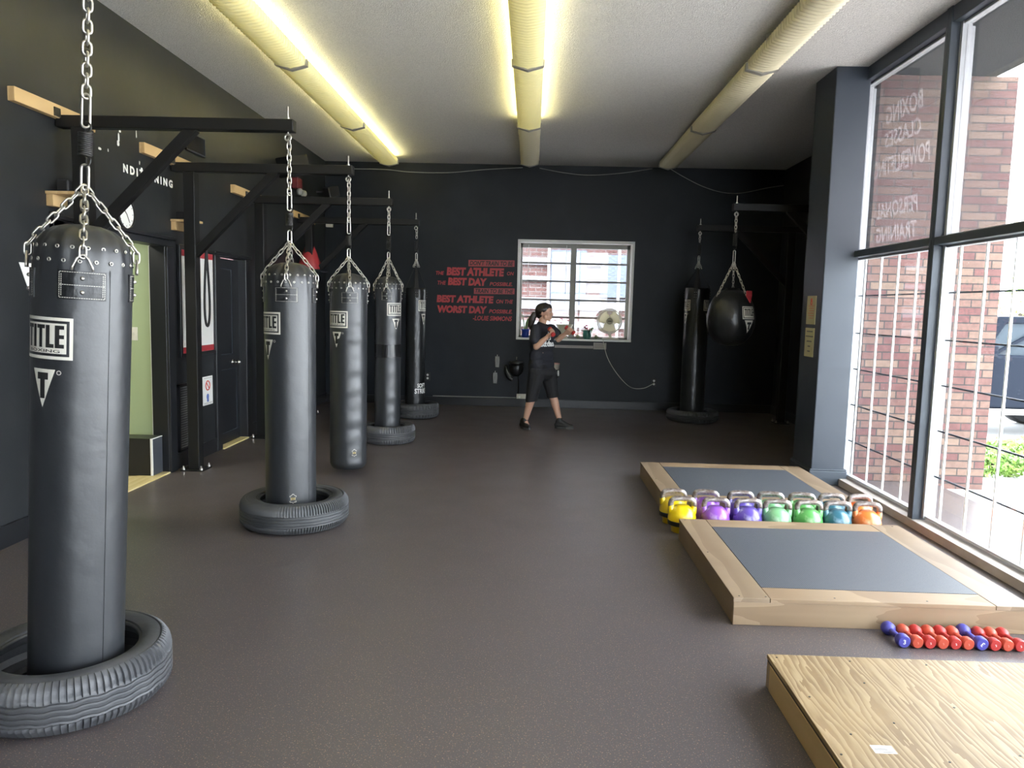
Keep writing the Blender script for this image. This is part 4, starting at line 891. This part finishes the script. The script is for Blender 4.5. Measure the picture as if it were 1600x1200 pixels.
mt = thing('focus_mitt', 'cream and black boxing mitt hanging behind the boxer\'s front hip', 'boxing mitt', (.385, BY-.06, .6))
obj('mitt_cuff', MB().lathe([(.0,.0),(.050,.0),(.058,.03),(.060,.075),(.052,.09),(0,.09)], (.375,BY-.07,.595), 20), M['tan3'] if 'tan3' in M else P('cream_leather', (.42,.38,.31), .6), mt, smooth=50, world=True)
obj('cuff_trim', MB().torus((.375,BY-.07,.685),.056,.009,'z',24,8), P('pale_pink_trim', (.55,.30,.26), .6), mt, smooth=True, world=True)
obj('mitt_hand', MB().ball((.385,BY-.07,.53),.062,18,12,(.95,.75,1.25)), M['leather2'], mt, smooth=True, world=True)
for xx in (.347,.416): obj('white_strap', MB().bar((xx,BY-.123,.585),(xx+.004,BY-.122,.50),.019,.006,(0,1,0)), M['paper'], mt, world=True)
# fan
fz = 1.345; fx = 1.18; fy = BY+.07
fn = thing('desk_fan', 'white round desk fan on the right end of the window sill', 'fan', (fx, fy+.05, WZ0))
obj('fan_base', MB().lathe([(0,0),(.125,0),(.13,.012),(.11,.026),(.03,.034),(0,.034)], (fx+.03,fy+.06,WZ0+.001), 32), M['fanwhite'], fn, smooth=50, world=True)
obj('fan_neck', MB().cyl((fx+.03,fy+.06,WZ0+.03),(fx,fy+.06,fz-.14),.022,.018).ball((fx,fy+.085,fz),.055,16,10,(1,1.1,1)).cyl((fx,fy+.07,fz-.15),(fx,fy+.08,fz-.02),.02), M['fanwhite'], fn, smooth=True, world=True)
cg = MB()
for r_, d_ in ((.19,.0),(.178,-.022),(.16,-.033)): cg.torus((fx,fy+d_,fz), r_, .0055, 'y', 48, 5)
for k in range(48):
    a = 2*pi*k/48; cg.tube([(fx+.045*cos(a),fy-.045,fz+.045*sin(a)),(fx+.12*cos(a),fy-.04,fz+.12*sin(a)),(fx+.178*cos(a),fy-.022,fz+.178*sin(a)),(fx+.19*cos(a),fy,fz+.19*sin(a)),(fx+.17*cos(a),fy+.035,fz+.17*sin(a)),(fx+.05*cos(a),fy+.05,fz+.05*sin(a))], .0019, 4)
obj('wire_cage', cg, M['fanwhite'], fn, smooth=True, world=True)
for k in range(3):
    a0 = 2*pi*k/3+.5; vs = []; 
    for i in range(7):
        r_ = .03+.135*i/6; wv = .35+.75*sin(pi*min(.8,(i+1.2)/6.5))
        for j in range(7):
            a = a0+(j/6-.5)*1.9*wv*(1 if r_ > .05 else .8); vs.append((fx+r_*cos(a), fy+.010+.02*(j/6-.5), fz+r_*sin(a)))
    fb = obj('fan_blade', MB().add(vs, [(i*7+j,i*7+j+1,(i+1)*7+j+1,(i+1)*7+j) for i in range(6) for j in range(6)]), M['blade'], fn, smooth=True, world=True); fb.modifiers.new('s','SOLIDIFY').thickness = .002
hb = obj('hub_badge', MB().lathe([(0,-.052),(.046,-.050),(.050,-.040),(0,-.036)], (fx,fy,fz), 32, axis='y'), P('khaki_badge', (.42,.38,.26), .5), fn, smooth=50, world=True)
obj('badge_mark', MB().box(fx-.028,fx+.028,fy-.0535,fy-.052,fz-.006,fz+.006), M['ink'], hb, world=True)
tag(obj('fan_cord', MB().tube(smooth_path([(1.09,BY-.035,1.06),(1.092,BY-.04,1.02),(1.168,BY-.02,.783),(1.323,BY-.02,.543),(1.525,BY-.02,.352),(1.72,BY-.03,.338),(1.863,BY-.04,.41),(1.885,BY-.02,.43)]), .005, 6), M['offwhite'], smooth=True), 'white cord curving down from the desk fan to the wall outlet', 'cord')
def pot(name, label, cat, x, y, prof, mat, plants, soilr, soilz, grp=None):
    t = thing(name, label, cat, (x, y, WZ0), grp)
    obj('pot', MB().lathe(prof, (x,y,WZ0), 32), mat, t, smooth=50, world=True); obj('soil', MB().lathe([(0,soilz),(soilr,soilz)], (x,y,WZ0), 24), M['soil'], t, world=True)
    for nm, mb, mm in plants: obj(nm, mb, mm, t, smooth=True, world=True)
    return t
def blade_leaf(x, y, z, h, lean, w, ph, n=8):
    vs = []
    for i in range(n+1):
        u = i/n; ww = w*(.7+.9*u)*(1-u**3)+.0008; cx = x+lean*u*u*cos(ph); cy = y+lean*u*u*sin(ph)
        vs += [(cx-ww*sin(ph*.7+.4), cy-ww*.5, z+h*u), (cx, cy+.004, z+h*u), (cx+ww*sin(ph*.7+.9), cy+ww*.4, z+h*u)]
    return MB().add(vs, [(i*3+j,i*3+j+1,(i+1)*3+j+1,(i+1)*3+j) for i in range(n) for j in range(2)])
px_, py_ = -.10, BY+.08
pl = [('leaf', blade_leaf(px_+dx, py_+dy, WZ0+.10, h, ln_, w, ph), M['leaf']) for dx, dy, h, ln_, w, ph in ((-.01,0,.30,.07,.018,2.9),(.015,.01,.24,.05,.016,.3),(0,-.01,.20,.06,.013,.9),(-.02,.01,.17,.11,.008,3.1),(.02,0,.13,.03,.012,.2))]
pot('potted_snake_plant', 'snake plant in a blue glazed pot at the left end of the sill', 'potted plant', px_, py_, [(0,.0),(.046,.0),(.055,.02),(.060,.11),(.066,.115),(.066,.13),(.058,.13),(.054,.115),(.05,.10)], M['bluepot'], pl, .052, .11, 'potted plants on the window sill')
px_, py_ = .50, BY+.13
stm = MB()
for dx, h, l in ((.0,.13,-.05),(.04,.10,.02),(-.03,.06,-.02)): stm.tube(smooth_path([(px_+dx,py_,WZ0+.17),(px_+dx+l*.3,py_,WZ0+.17+h*.6),(px_+dx+l,py_,WZ0+.17+h)],4), .0028, 5); stm.ball((px_+dx+l,py_,WZ0+.175+h),.010,8,6,(2.2,1,.7))
pot('footed_planter', 'wide cream footed planter behind the boxer\'s hands', 'planter', px_, py_, [(0,0),(.055,0),(.052,.012),(.030,.04),(.030,.06),(.075,.085),(.105,.14),(.125,.20),(.132,.205),(.130,.215),(.118,.212),(.105,.18)], M['terra'], [('stem', stm, M['pink'])], .108, .185, 'potted plants on the window sill')
px_, py_ = .845, BY+.06
fl_ = MB(); 
for k in range(9): fl_.ball((px_-.02+.022*cos(k*2.4), py_+.018*sin(k*2.4), WZ0+.165+.02*(k % 3)), .012, 8, 6)
fs_ = MB()
for k in range(6): fs_.tube([(px_,py_,WZ0+.11),(px_-.02+.022*cos(k*2.4), py_+.018*sin(k*2.4), WZ0+.165)], .002, 5)
cac = MB().ball((px_+.062,py_+.01,WZ0+.13),.022,12,8,(.8,.5,1.5)).ball((px_+.085,py_+.01,WZ0+.165),.016,12,8,(.8,.5,1.3)).ball((px_+.04,py_+.01,WZ0+.12),.018,12,8,(.8,.6,1.2))
pot('flower_pot', 'round green glazed pot with pink flower and cactus on the sill', 'potted plant', px_, py_, [(0,0),(.042,0),(.060,.03),(.068,.07),(.060,.105),(.066,.12),(.066,.13),(.056,.128),(.052,.11)], M['greenpot'], [('flower', fl_, M['pink']), ('stem', fs_, M['leaf']), ('cactus', cac, M['leaf'])], .052, .115, 'potted plants on the window sill')
for lb, x in (('small leafy seedling on the sill left of the green pot', .70), ('small trailing plant on the sill between green pot and fan', .985)):
    mb = MB()
    for k in range(12):
        a = k*2.4; r_ = .012+.02*(k % 3)/2; mb.tube([(x,BY+.06,WZ0+.001),(x+r_*cos(a),BY+.06+r_*sin(a),WZ0+.03+.008*(k % 4))], .0022, 4); mb.ball((x+r_*cos(a),BY+.06+r_*sin(a),WZ0+.035+.008*(k % 4)), .009, 8, 5, (1.3,1,.5))
    tag(obj('seedling', mb, M['leaf'], smooth=True), lb, 'plant', 'small plants on the sill')

# ------------------------------------------------------------------ signs on the pillar
for lb, zt_, zb_, lines in (('upper tan paper sign with red emblem on the dark pillar', 1.693, 1.435, 1), ('lower tan paper sign with dark lettering on the dark pillar', 1.402, 1.14, 0)):
    t = thing('paper_sign', lb, 'sign', (2.545, 7.0, (zt_+zb_)/2), 'tan signs on the pillar'); ya, yb = 6.885, 7.10
    obj('sign_sheet', MB().box(2.540,2.545,ya,yb,zb_,zt_), M['tan'], t, world=True)
    g2 = MB()
    if lines:
        obj('emblem', MB().torus((2.539,6.99,1.655),.013,.004,'x',12,5).torus((2.539,6.99,1.63),.018,.004,'x',12,5), M['redink'], t, world=True)
        for i in range(6): g2.box(2.538,2.540,6.92+.01*(i % 2),7.06-.012*(i % 3),1.60-.022*i,1.604-.022*i)
    else:
        for i, s in enumerate((.07,.09,.06,.03,.03)): g2.box(2.538,2.540,6.99-s,6.99+s,1.372-.045*i-.008,1.372-.045*i+.004)
    obj('sign_text', g2, M['redink'] if lines else M['txtgray'], t, world=True)

# ------------------------------------------------------------------ outside on the right
def bush(label, x, y, r, h, n=1500, m='grass', name='hedge_bush', grp='green bushes outside the storefront', base=-.12):
    t = thing(name, label, 'bush' if 'bush' in name else 'tree', (x, y, base), grp)
    mb = MB(); rnd = random.Random(int(x*100+y*10))
    for _ in range(n):
        a = rnd.uniform(0,2*pi); u = rnd.uniform(-1,1); rr = rnd.uniform(.75,1)**.5*(1+.18*sin(a*5)+.12*sin(u*7+a*3)); q = sqrt(1-u*u)
        c = Vector((x+r*rr*q*cos(a), y+r*rr*q*sin(a), base+h*.55+h*.45*rr*u)); s_ = .035*(r/.5)**.6*rnd.uniform(.7,1.5)
        d1 = Vector((rnd.gauss(0,1),rnd.gauss(0,1),rnd.gauss(0,1))).normalized()*s_; d2 = d1.orthogonal().normalized()*s_*.6
        mb.add([c-d1, c+d2, c+d1, c-d2], [(0,1,2,3)])
    obj('foliage', mb, M[m], t, world=True)
    obj('stem', MB().cyl((x,y,base),(x,y,base+h*.6),.04*r/.5,n=8), M['soil'], t, world=True)
for i, (x, y, r, h) in enumerate(((4.75,7.75,.26,.30),(5.2,7.35,.28,.34),(5.75,7.6,.27,.32),(5.25,8.2,.30,.34))):
    bush(['low bright green bush just past the brick wing wall','low bright green bush second from the brick wall','low bright green bush at the right edge of the view','low green bush behind the first bushes'][i], x, y, r, h)
for i, (x, y, r, h) in enumerate(((19.0,30,1.5,3.1),(22.6,31,1.7,2.7),(27,32,2.2,3.4))):
    bush(['distant green tree beyond the parked car, left one','distant green tree beyond the parked car, middle one','distant green tree beyond the parked car, right one'][i], x, y, r, h, 2200, name='tree', grp='distant trees outside')
jp = thing('parked_jeep', 'dark off-road car parked outside beyond the brick wing wall', 'car', (6.7, 11.2, -.12))
X0, Y0, Z0 = 4.75, 10.5, -.12
obj('car_body', MB().prism([(0,.55),(0,1.0),(.55,1.08),(1.25,1.12),(1.35,1.15),(3.9,1.15),(3.95,.5),(3.5,.45),(3.4,.7),(3.1,.85),(2.8,.7),(2.7,.42),(1.3,.42),(1.2,.7),(.9,.88),(.55,.75),(.42,.5)], 1.7, lambda u, v, w_: (X0+u, Y0+w_, Z0+v)), M['jeep'], jp, world=True, bevel=.03)
obj('car_roof', MB().prism([(1.35,1.12),(1.65,1.68),(3.85,1.70),(3.93,1.12),(3.80,1.12),(3.75,1.60),(1.75,1.58),(1.47,1.12)], 1.6, lambda u, v, w_: (X0+u, Y0+.05+w_, Z0+v)), M['jeep'], jp, world=True, bevel=.02)
for yy in (.08,1.58): obj('window_glass', MB().box(X0+1.5,X0+3.8,Y0+yy,Y0+yy+.02,Z0+1.15,Z0+1.6), M['carglass'], jp, world=True)
obj('door_pillar', MB().box(X0+2.5,X0+2.6,Y0+.04,Y0+.12,Z0+1.1,Z0+1.65).bar((X0+1.6,Y0+.07,Z0+1.15),(X0+2.4,Y0+.07,Z0+1.62),.05,.04), M['jeep'], jp, world=True)
for x_ in (.85,3.1):
    w_ = obj('wheel', MB().lathe([(0,-.12),(.22,-.12),(.24,-.14),(.36,-.12),(.39,-.05),(.39,.08),(.36,.12),(0,.12)], (X0+x_,Y0+.10,Z0+.39), 32, axis='y'), M['tire'], jp, smooth=40, world=True)
    obj('wheel_rim', MB().lathe([(0,-.15),(.20,-.13),(.21,-.12),(0,-.12)], (X0+x_,Y0+.10,Z0+.39), 24, axis='y'), M['chrome'], w_, world=True)
    obj('wheel', MB().lathe([(0,-.12),(.36,-.12),(.39,-.05),(.39,.08),(.36,.12),(0,.12)], (X0+x_,Y0+1.6,Z0+.39), 32, axis='y'), M['tire'], jp, smooth=40, world=True)
obj('side_step', MB().box(X0+1.3,X0+2.7,Y0-.08,Y0+.04,Z0+.34,Z0+.42), M['chrome'], jp, world=True)
obj('side_mirror', MB().box(X0+1.45,X0+1.55,Y0-.16,Y0,Z0+1.12,Z0+1.28), M['jeep'], jp, world=True, bevel=.02)
obj('antenna_bracket', MB().bar((X0+1.15,Y0-.01,Z0+.75),(X0+1.35,Y0-.01,Z0+1.05),.05,.02).bar((X0+1.25,Y0-.01,Z0+.85),(X0+1.45,Y0-.01,Z0+.92),.04,.02), M['cable'], jp, world=True)
for i, z in enumerate((6.6,5.4,4.9,3.6)):
    tag(obj('power_line', MB().tube([(8+8*k, 26-.3*k, z-.35*sin(pi*k/5)) for k in range(6)], .02, 5), M['cable']), ['topmost','second','third','lowest'][i]+' overhead power line crossing the white sky outside', 'power line', 'power lines outside')
# ------------------------------------------------------------------ the boxer
def capsule(mb, p0, r0, p1, r1, n=14):
    p0, p1 = Vector(p0), Vector(p1); d = p1-p0; L = d.length; d = d.normalized() if L > 1e-6 else Vector((0,0,1))
    u = d.orthogonal().normalized(); v = d.cross(u); prof = []
    for k in range(6): a = -pi/2+pi/2*k/5; prof.append((r0*cos(a), r0*sin(a)))
    for k in range(6): a = pi/2*k/5; prof.append((r1*cos(a), L+r1*sin(a)))
    vs = [p0+d*z+u*r*cos(2*pi*j/n)+v*r*sin(2*pi*j/n) for r, z in prof for j in range(n)]
    mb.add(vs, [(i*n+j, i*n+(j+1) % n, (i+1)*n+(j+1) % n, (i+1)*n+j) for i in range(len(prof)-1) for j in range(n)]+[tuple(range(n))[::-1], tuple((len(prof)-1)*n+j for j in range(n))])
def blob(name, caps, mat, parent, vox=.006, it=3, extra=None, cut=None):
    mb = MB()
    for c in caps: capsule(mb, *c)
    if extra: mb.add(extra.v, extra.f)
    o = obj(name, mb, mat, parent, world=True)
    r = o.modifiers.new('r', 'REMESH'); r.mode = 'VOXEL'; r.voxel_size = vox; r.use_smooth_shade = True
    if it: s_ = o.modifiers.new('s', 'SMOOTH'); s_.iterations = it; s_.factor = .5
    dg = bpy.context.evaluated_depsgraph_get(); dg.update(); me = bpy.data.meshes.new_from_object(o.evaluated_get(dg))
    o.modifiers.clear(); old = o.data; o.data = me; bpy.data.meshes.remove(old)
    if cut:   # (point, normal) pairs in world space: keep the side the normal points away from
        b = bmesh.new(); b.from_mesh(me); off = woff(parent)
        for co, no in cut:
            bmesh.ops.bisect_plane(b, geom=b.verts[:]+b.edges[:]+b.faces[:], plane_co=Vector(co)-off, plane_no=Vector(no), clear_outer=True)
        b.to_mesh(me); b.free()
    for p in me.polygons: p.use_smooth = True
    if not me.materials: me.materials.append(mat)
    return o
BX = thing('person', 'person in black T-shirt and cropped black pants shadow boxing with small red weights', 'person', (.15, 9.45, 0))
def fist(c, a, w, flip=1):
    """capsules of a closed hand: a = axis of the thing held, w = direction of the forearm"""
    c, a, w = Vector(c), Vector(a).normalized(), Vector(w).normalized(); e1 = (w-a*w.dot(a)).normalized(); e2 = a.cross(e1)*flip; out = []
    P_ = lambda th, off, R: c+a*off+(e1*cos(radians(th))+e2*sin(radians(th)))*R
    wr = c-w*.062-e2*.012
    for off in (-.024, 0, .024): out.append((wr+a*off*.55, .017, P_(-75, off, .033), .0125))
    for i, off in enumerate((-.029,-.0097,.0097,.029)):
        r = (.0080,.0088,.0092,.0085)[i]; k = (.9,1,1.04,1)[i]; ch = [P_(-75,off,.033*k), P_(-15,off,.031*k), P_(50,off*.95,.027), P_(115,off*.92,.022)]
        for j in range(3): out.append((ch[j], r*(1-.07*j), ch[j+1], r*(1-.07*(j+1))))
    th = [wr+a*.022, P_(175,.030,.034), P_(120,.036,.031), P_(75,.030,.030)]
    out += [(th[0],.014,th[1],.012),(th[1],.0115,th[2],.0100),(th[2],.0100,th[3],.0085)]
    return out, wr
gN = (.238,9.185,1.238); aN = (.35,-.75,-.55); elN = (.058,9.225,1.045); hN, wN = fist(gN, aN, Vector(gN)-Vector(elN), 1)
gF = (.470,9.375,1.258); aF = (.80,-.20,-.56); elF = (.335,9.480,1.135); hF, wF = fist(gF, aF, Vector(gF)-Vector(elF), -1)
knN = (.030,9.385,.43); anN = (-.055,9.445,.10); knF = (.285,9.56,.43); anF = (.385,9.545,.10)
hd = Vector((.976,-.218,0)); sd = Vector((.218,.976,0)); hc = Vector((.150,9.45,1.47))
H_ = lambda f, s_, z: hc+hd*f+sd*s_+Vector((0,0,z))
body = [(H_(-.030,0,.020),.078,H_(.020,0,.028),.074), (H_(.035,0,.02),.060,H_(.048,0,-.045),.044), (H_(.045,0,-.070),.030,H_(.062,0,-.092),.019), (H_(.02,.030,-.06),.030,H_(.05,.012,-.085),.02), (H_(.02,-.030,-.06),.030,H_(.05,-.012,-.085),.02),
        (H_(.086,0,.010),.008,H_(.104,0,-.034),.0105), (H_(.084,0,-.066),.009,H_(.086,0,-.074),.009), (H_(.084,0,.030),.012,H_(.080,0,.050),.02), (H_(-.012,-.077,.0),.012,H_(-.018,-.080,-.025),.010), (H_(-.012,.077,.0),.012,H_(-.018,.080,-.025),.010),
        (H_(.058,-.030,-.025),.022,H_(.060,-.025,-.05),.02), (H_(.058,.030,-.025),.022,H_(.060,.025,-.05),.02),
        ((.115,9.458,1.28),.055,(.142,9.452,1.40),.047), ((.115,9.458,1.28),.055,(.135,9.456,1.38),.05),
        ((.05,9.32,1.255),.058,(.24,9.57,1.255),.058), ((.08,9.37,1.15),.085,(.19,9.52,1.15),.085), ((.08,9.38,.95),.085,(.18,9.50,.95),.085), ((.09,9.38,.80),.09,(.18,9.50,.80),.09),
        ((.045,9.305,1.265),.050,elN,.036), (elN,.036,(.115,9.215,1.108),.038), ((.115,9.215,1.108),.038,wN,.022),
        ((.250,9.575,1.265),.048,elF,.035), (elF,.035,(.375,9.445,1.175),.035), ((.375,9.445,1.175),.035,wF,.022),
        ((.09,9.385,.72),.085,knN,.055), ((.215,9.525,.70),.082,knF,.055),
        (knN,.052,(.000,9.415,.33),.054), ((.000,9.415,.33),.054,anN,.031), (knF,.052,(.315,9.562,.33),.054), ((.315,9.562,.33),.054,anF,.031),
        (anN,.03,(-.02,9.40,.05),.025), (anF,.03,(.43,9.535,.05),.025)]+hN+hF
bd = blob('body', body, M['skin'], BX, .0055, 2)
shirt = [((.062,9.34,1.255),.070,(.235,9.55,1.255),.070), ((.072,9.365,1.17),.098,(.195,9.52,1.17),.098), ((.072,9.375,1.05),.098,(.19,9.51,1.05),.096), ((.07,9.38,.93),.100,(.185,9.505,.93),.098), ((.075,9.375,.82),.108,(.19,9.52,.82),.106), ((.08,9.37,.74),.108,(.20,9.53,.74),.106),
         ((.11,9.455,1.30),.062,(.118,9.455,1.312),.060),
         ((.048,9.305,1.262),.066,(.043,9.262,1.165),.070), ((.043,9.262,1.165),.070,(.040,9.250,1.14),.072), ((.245,9.57,1.262),.064,(.305,9.505,1.205),.064)]
sh_ = blob('tshirt', shirt, M['shirt'], BX, .007, 3, cut=[((0,0,.765),(0,0,-1)), ((.05,9.25,1.125),(-.05,-.25,-1))][:1])
pants = [((.085,9.37,.80),.100,(.19,9.52,.80),.098), ((.075,9.375,.73),.108,(.215,9.53,.71),.108), ((.072,9.375,.70),.106,(.035,9.385,.50),.086), ((.035,9.385,.50),.086,(.018,9.395,.38),.076),
         ((.225,9.535,.69),.104,(.272,9.555,.50),.084), ((.272,9.555,.50),.084,(.296,9.56,.39),.076)]
blob('pants', pants, M['pants'], BX, .007, 3, cut=[((0,0,.352),(.15,0,-1))])
hair = [(H_(-.035,0,.030),.083,H_(.005,0,.042),.081), (H_(.01,0,.055),.062,H_(.045,0,.058),.050), (H_(-.050,0,-.02),.058,H_(-.045,0,.02),.070), (H_(-.03,-.045,.02),.045,H_(-.005,-.050,.035),.042), (H_(-.03,.045,.02),.045,H_(-.005,.050,.035),.042), (H_(-.055,0,-.05),.035,H_(-.06,0,-.02),.05),
        ((.060,9.472,1.455),.022,(.022,9.480,1.440),.036), ((.022,9.480,1.440),.036,(-.002,9.482,1.37),.045), ((-.002,9.482,1.37),.045,(-.018,9.480,1.30),.032), ((-.018,9.480,1.30),.024,(-.024,9.478,1.26),.010)]
blob('hair', hair, M['hair'], BX, .006, 2)
obj('hair_tie', MB().torus((.052,9.474,1.452),.020,.006,'x',16,6), M['ink'], BX, smooth=True, world=True)
for s_ in (-1, 1):
    obj('eye', MB().ball(H_(.078,s_*.030,.004), .0085, 10, 8), M['paper'], BX, smooth=True, world=True)
    obj('iris', MB().ball(H_(.0845,s_*.0305,.004), .0042, 8, 6), M['ink'], BX, smooth=True, world=True)
    obj('eyebrow', MB().tube([H_(.088,s_*.014,.020),H_(.084,s_*.032,.026),H_(.072,s_*.046,.020)], [.0028,.0035,.002], 6), M['hair'], BX, smooth=True, world=True)
obj('mouth', MB().tube([H_(.080,-.022,-.070),H_(.093,0,-.068),H_(.080,.022,-.070)], [.002,.004,.002], 6), P('lips', (.42,.15,.13), .5), BX, smooth=True, world=True)
def shoe(hl, toe, r):
    hl, toe = Vector(hl), Vector(toe); d = (toe-hl).normalized(); s_ = Vector((-d.y, d.x, 0)); L = (toe-hl).length; Q = lambda f, q, z: tuple(hl+d*f*L+s_*q+Vector((0,0,z)))
    up = [(Q(.12,0,.045),.037,Q(.30,0,.045),.036), (Q(.30,0,.045),.036,Q(.62,0,.040),.040), (Q(.62,.006,.037),.038,Q(.88,.004,.032),.026), (Q(.16,0,.085),.034,Q(.24,0,.10),.038), (Q(.28,0,.085),.036,Q(.50,0,.060),.034)]
    o = blob('shoe', up, M['shoe'], BX, .006, 2, cut=[((0,0,.018),(0,0,-1))])
    outl = []
    for k in range(28):
        a = 2*pi*k/28; f = .5+.5*cos(a)*1.0; wv = (.036+.010*(f > .5)*sin(pi*f))*sin(a); outl.append((f, wv))
    obj('shoe_sole', MB().prism(outl, .024, lambda u, v, w_: Q(u*1.02-.01, v, w_)), M['sole'], BX, world=True, bevel=.004)
    lc = MB()
    for i in range(4): lc.tube([Q(.34+.09*i,-.020,.098-.010*i), Q(.36+.09*i,0,.104-.011*i), Q(.34+.09*i,.020,.098-.010*i)], .0028, 5)
    obj('shoe_laces', lc, M['ink'], BX, world=True, smooth=True)
    return o
shoe((-.105,9.525,0), (.010,9.325,0), .04); shoe((.325,9.555,0), (.565,9.515,0), .04)
for an in (anN, anF): obj('sock', MB().lathe([(.036,.085),(.037,.10),(.0375,.135),(.034,.138)], (an[0]+(0.0 if an is anN else -.003), an[1], 0), 24), M['ink'], BX, smooth=True, world=True)
# shirt print projected onto the cloth
bv = BVHTree.FromPolygons([v.co+woff(BX) for v in sh_.data.vertices], [tuple(p.vertices) for p in sh_.data.polygons])
Fd = Vector((.62,-.78,0)).normalized(); Sd = Vector((.78,.62,0)).normalized()
def on_shirt(items, c, name, mat):
    vs, fs = flat(items, .01); out = []
    for x, y, _ in vs:
        o_ = Vector(c)+Sd*x+Vector((0,0,y))+Fd*.3; hit = bv.ray_cast(o_, -Fd); out.append((hit[0]+Fd*.004) if hit[0] else o_-Fd*.2)
    obj(name, MB().add(out, fs), mat, BX, world=True)
vs, fs = fit(text_mesh('adidas', .05), .27, .075)
lg = [(vs, fs)]
for i, hgt in enumerate((.045,.075,.105)): lg.append(([(-.075+i*.052,.045),(-.035+i*.052,.045),(-.035+i*.052-hgt*.45-.0,.045+hgt),(-.075+i*.052-hgt*.30,.045+hgt*.72)], [(0,1,2,3)]))
on_shirt(lg, (.175,9.40,1.085), 'shirt_print', M['white'])
def held(label, c, a):
    c, a = Vector(c), Vector(a).normalized(); t = thing('dumbbell', label, 'dumbbell', tuple(c), 'red hand weights held by the boxer')
    obj('grip', MB().cyl(c-a*.05, c+a*.05, .0125, n=14), M['reddb'], t, world=True, smooth=50)
    for s_ in (-1, 1): obj('dumbbell_head', MB().tube([c+a*s_*.040, c+a*s_*.046, c+a*s_*.064, c+a*s_*.070], [.018,.028,.029,.020], 20), M['reddb'], t, world=True, smooth=50)
held('small red hand weight in the boxer\'s near fist held by the chest', gN, aN); held('small red hand weight in the boxer\'s far outstretched fist', gF, aF)
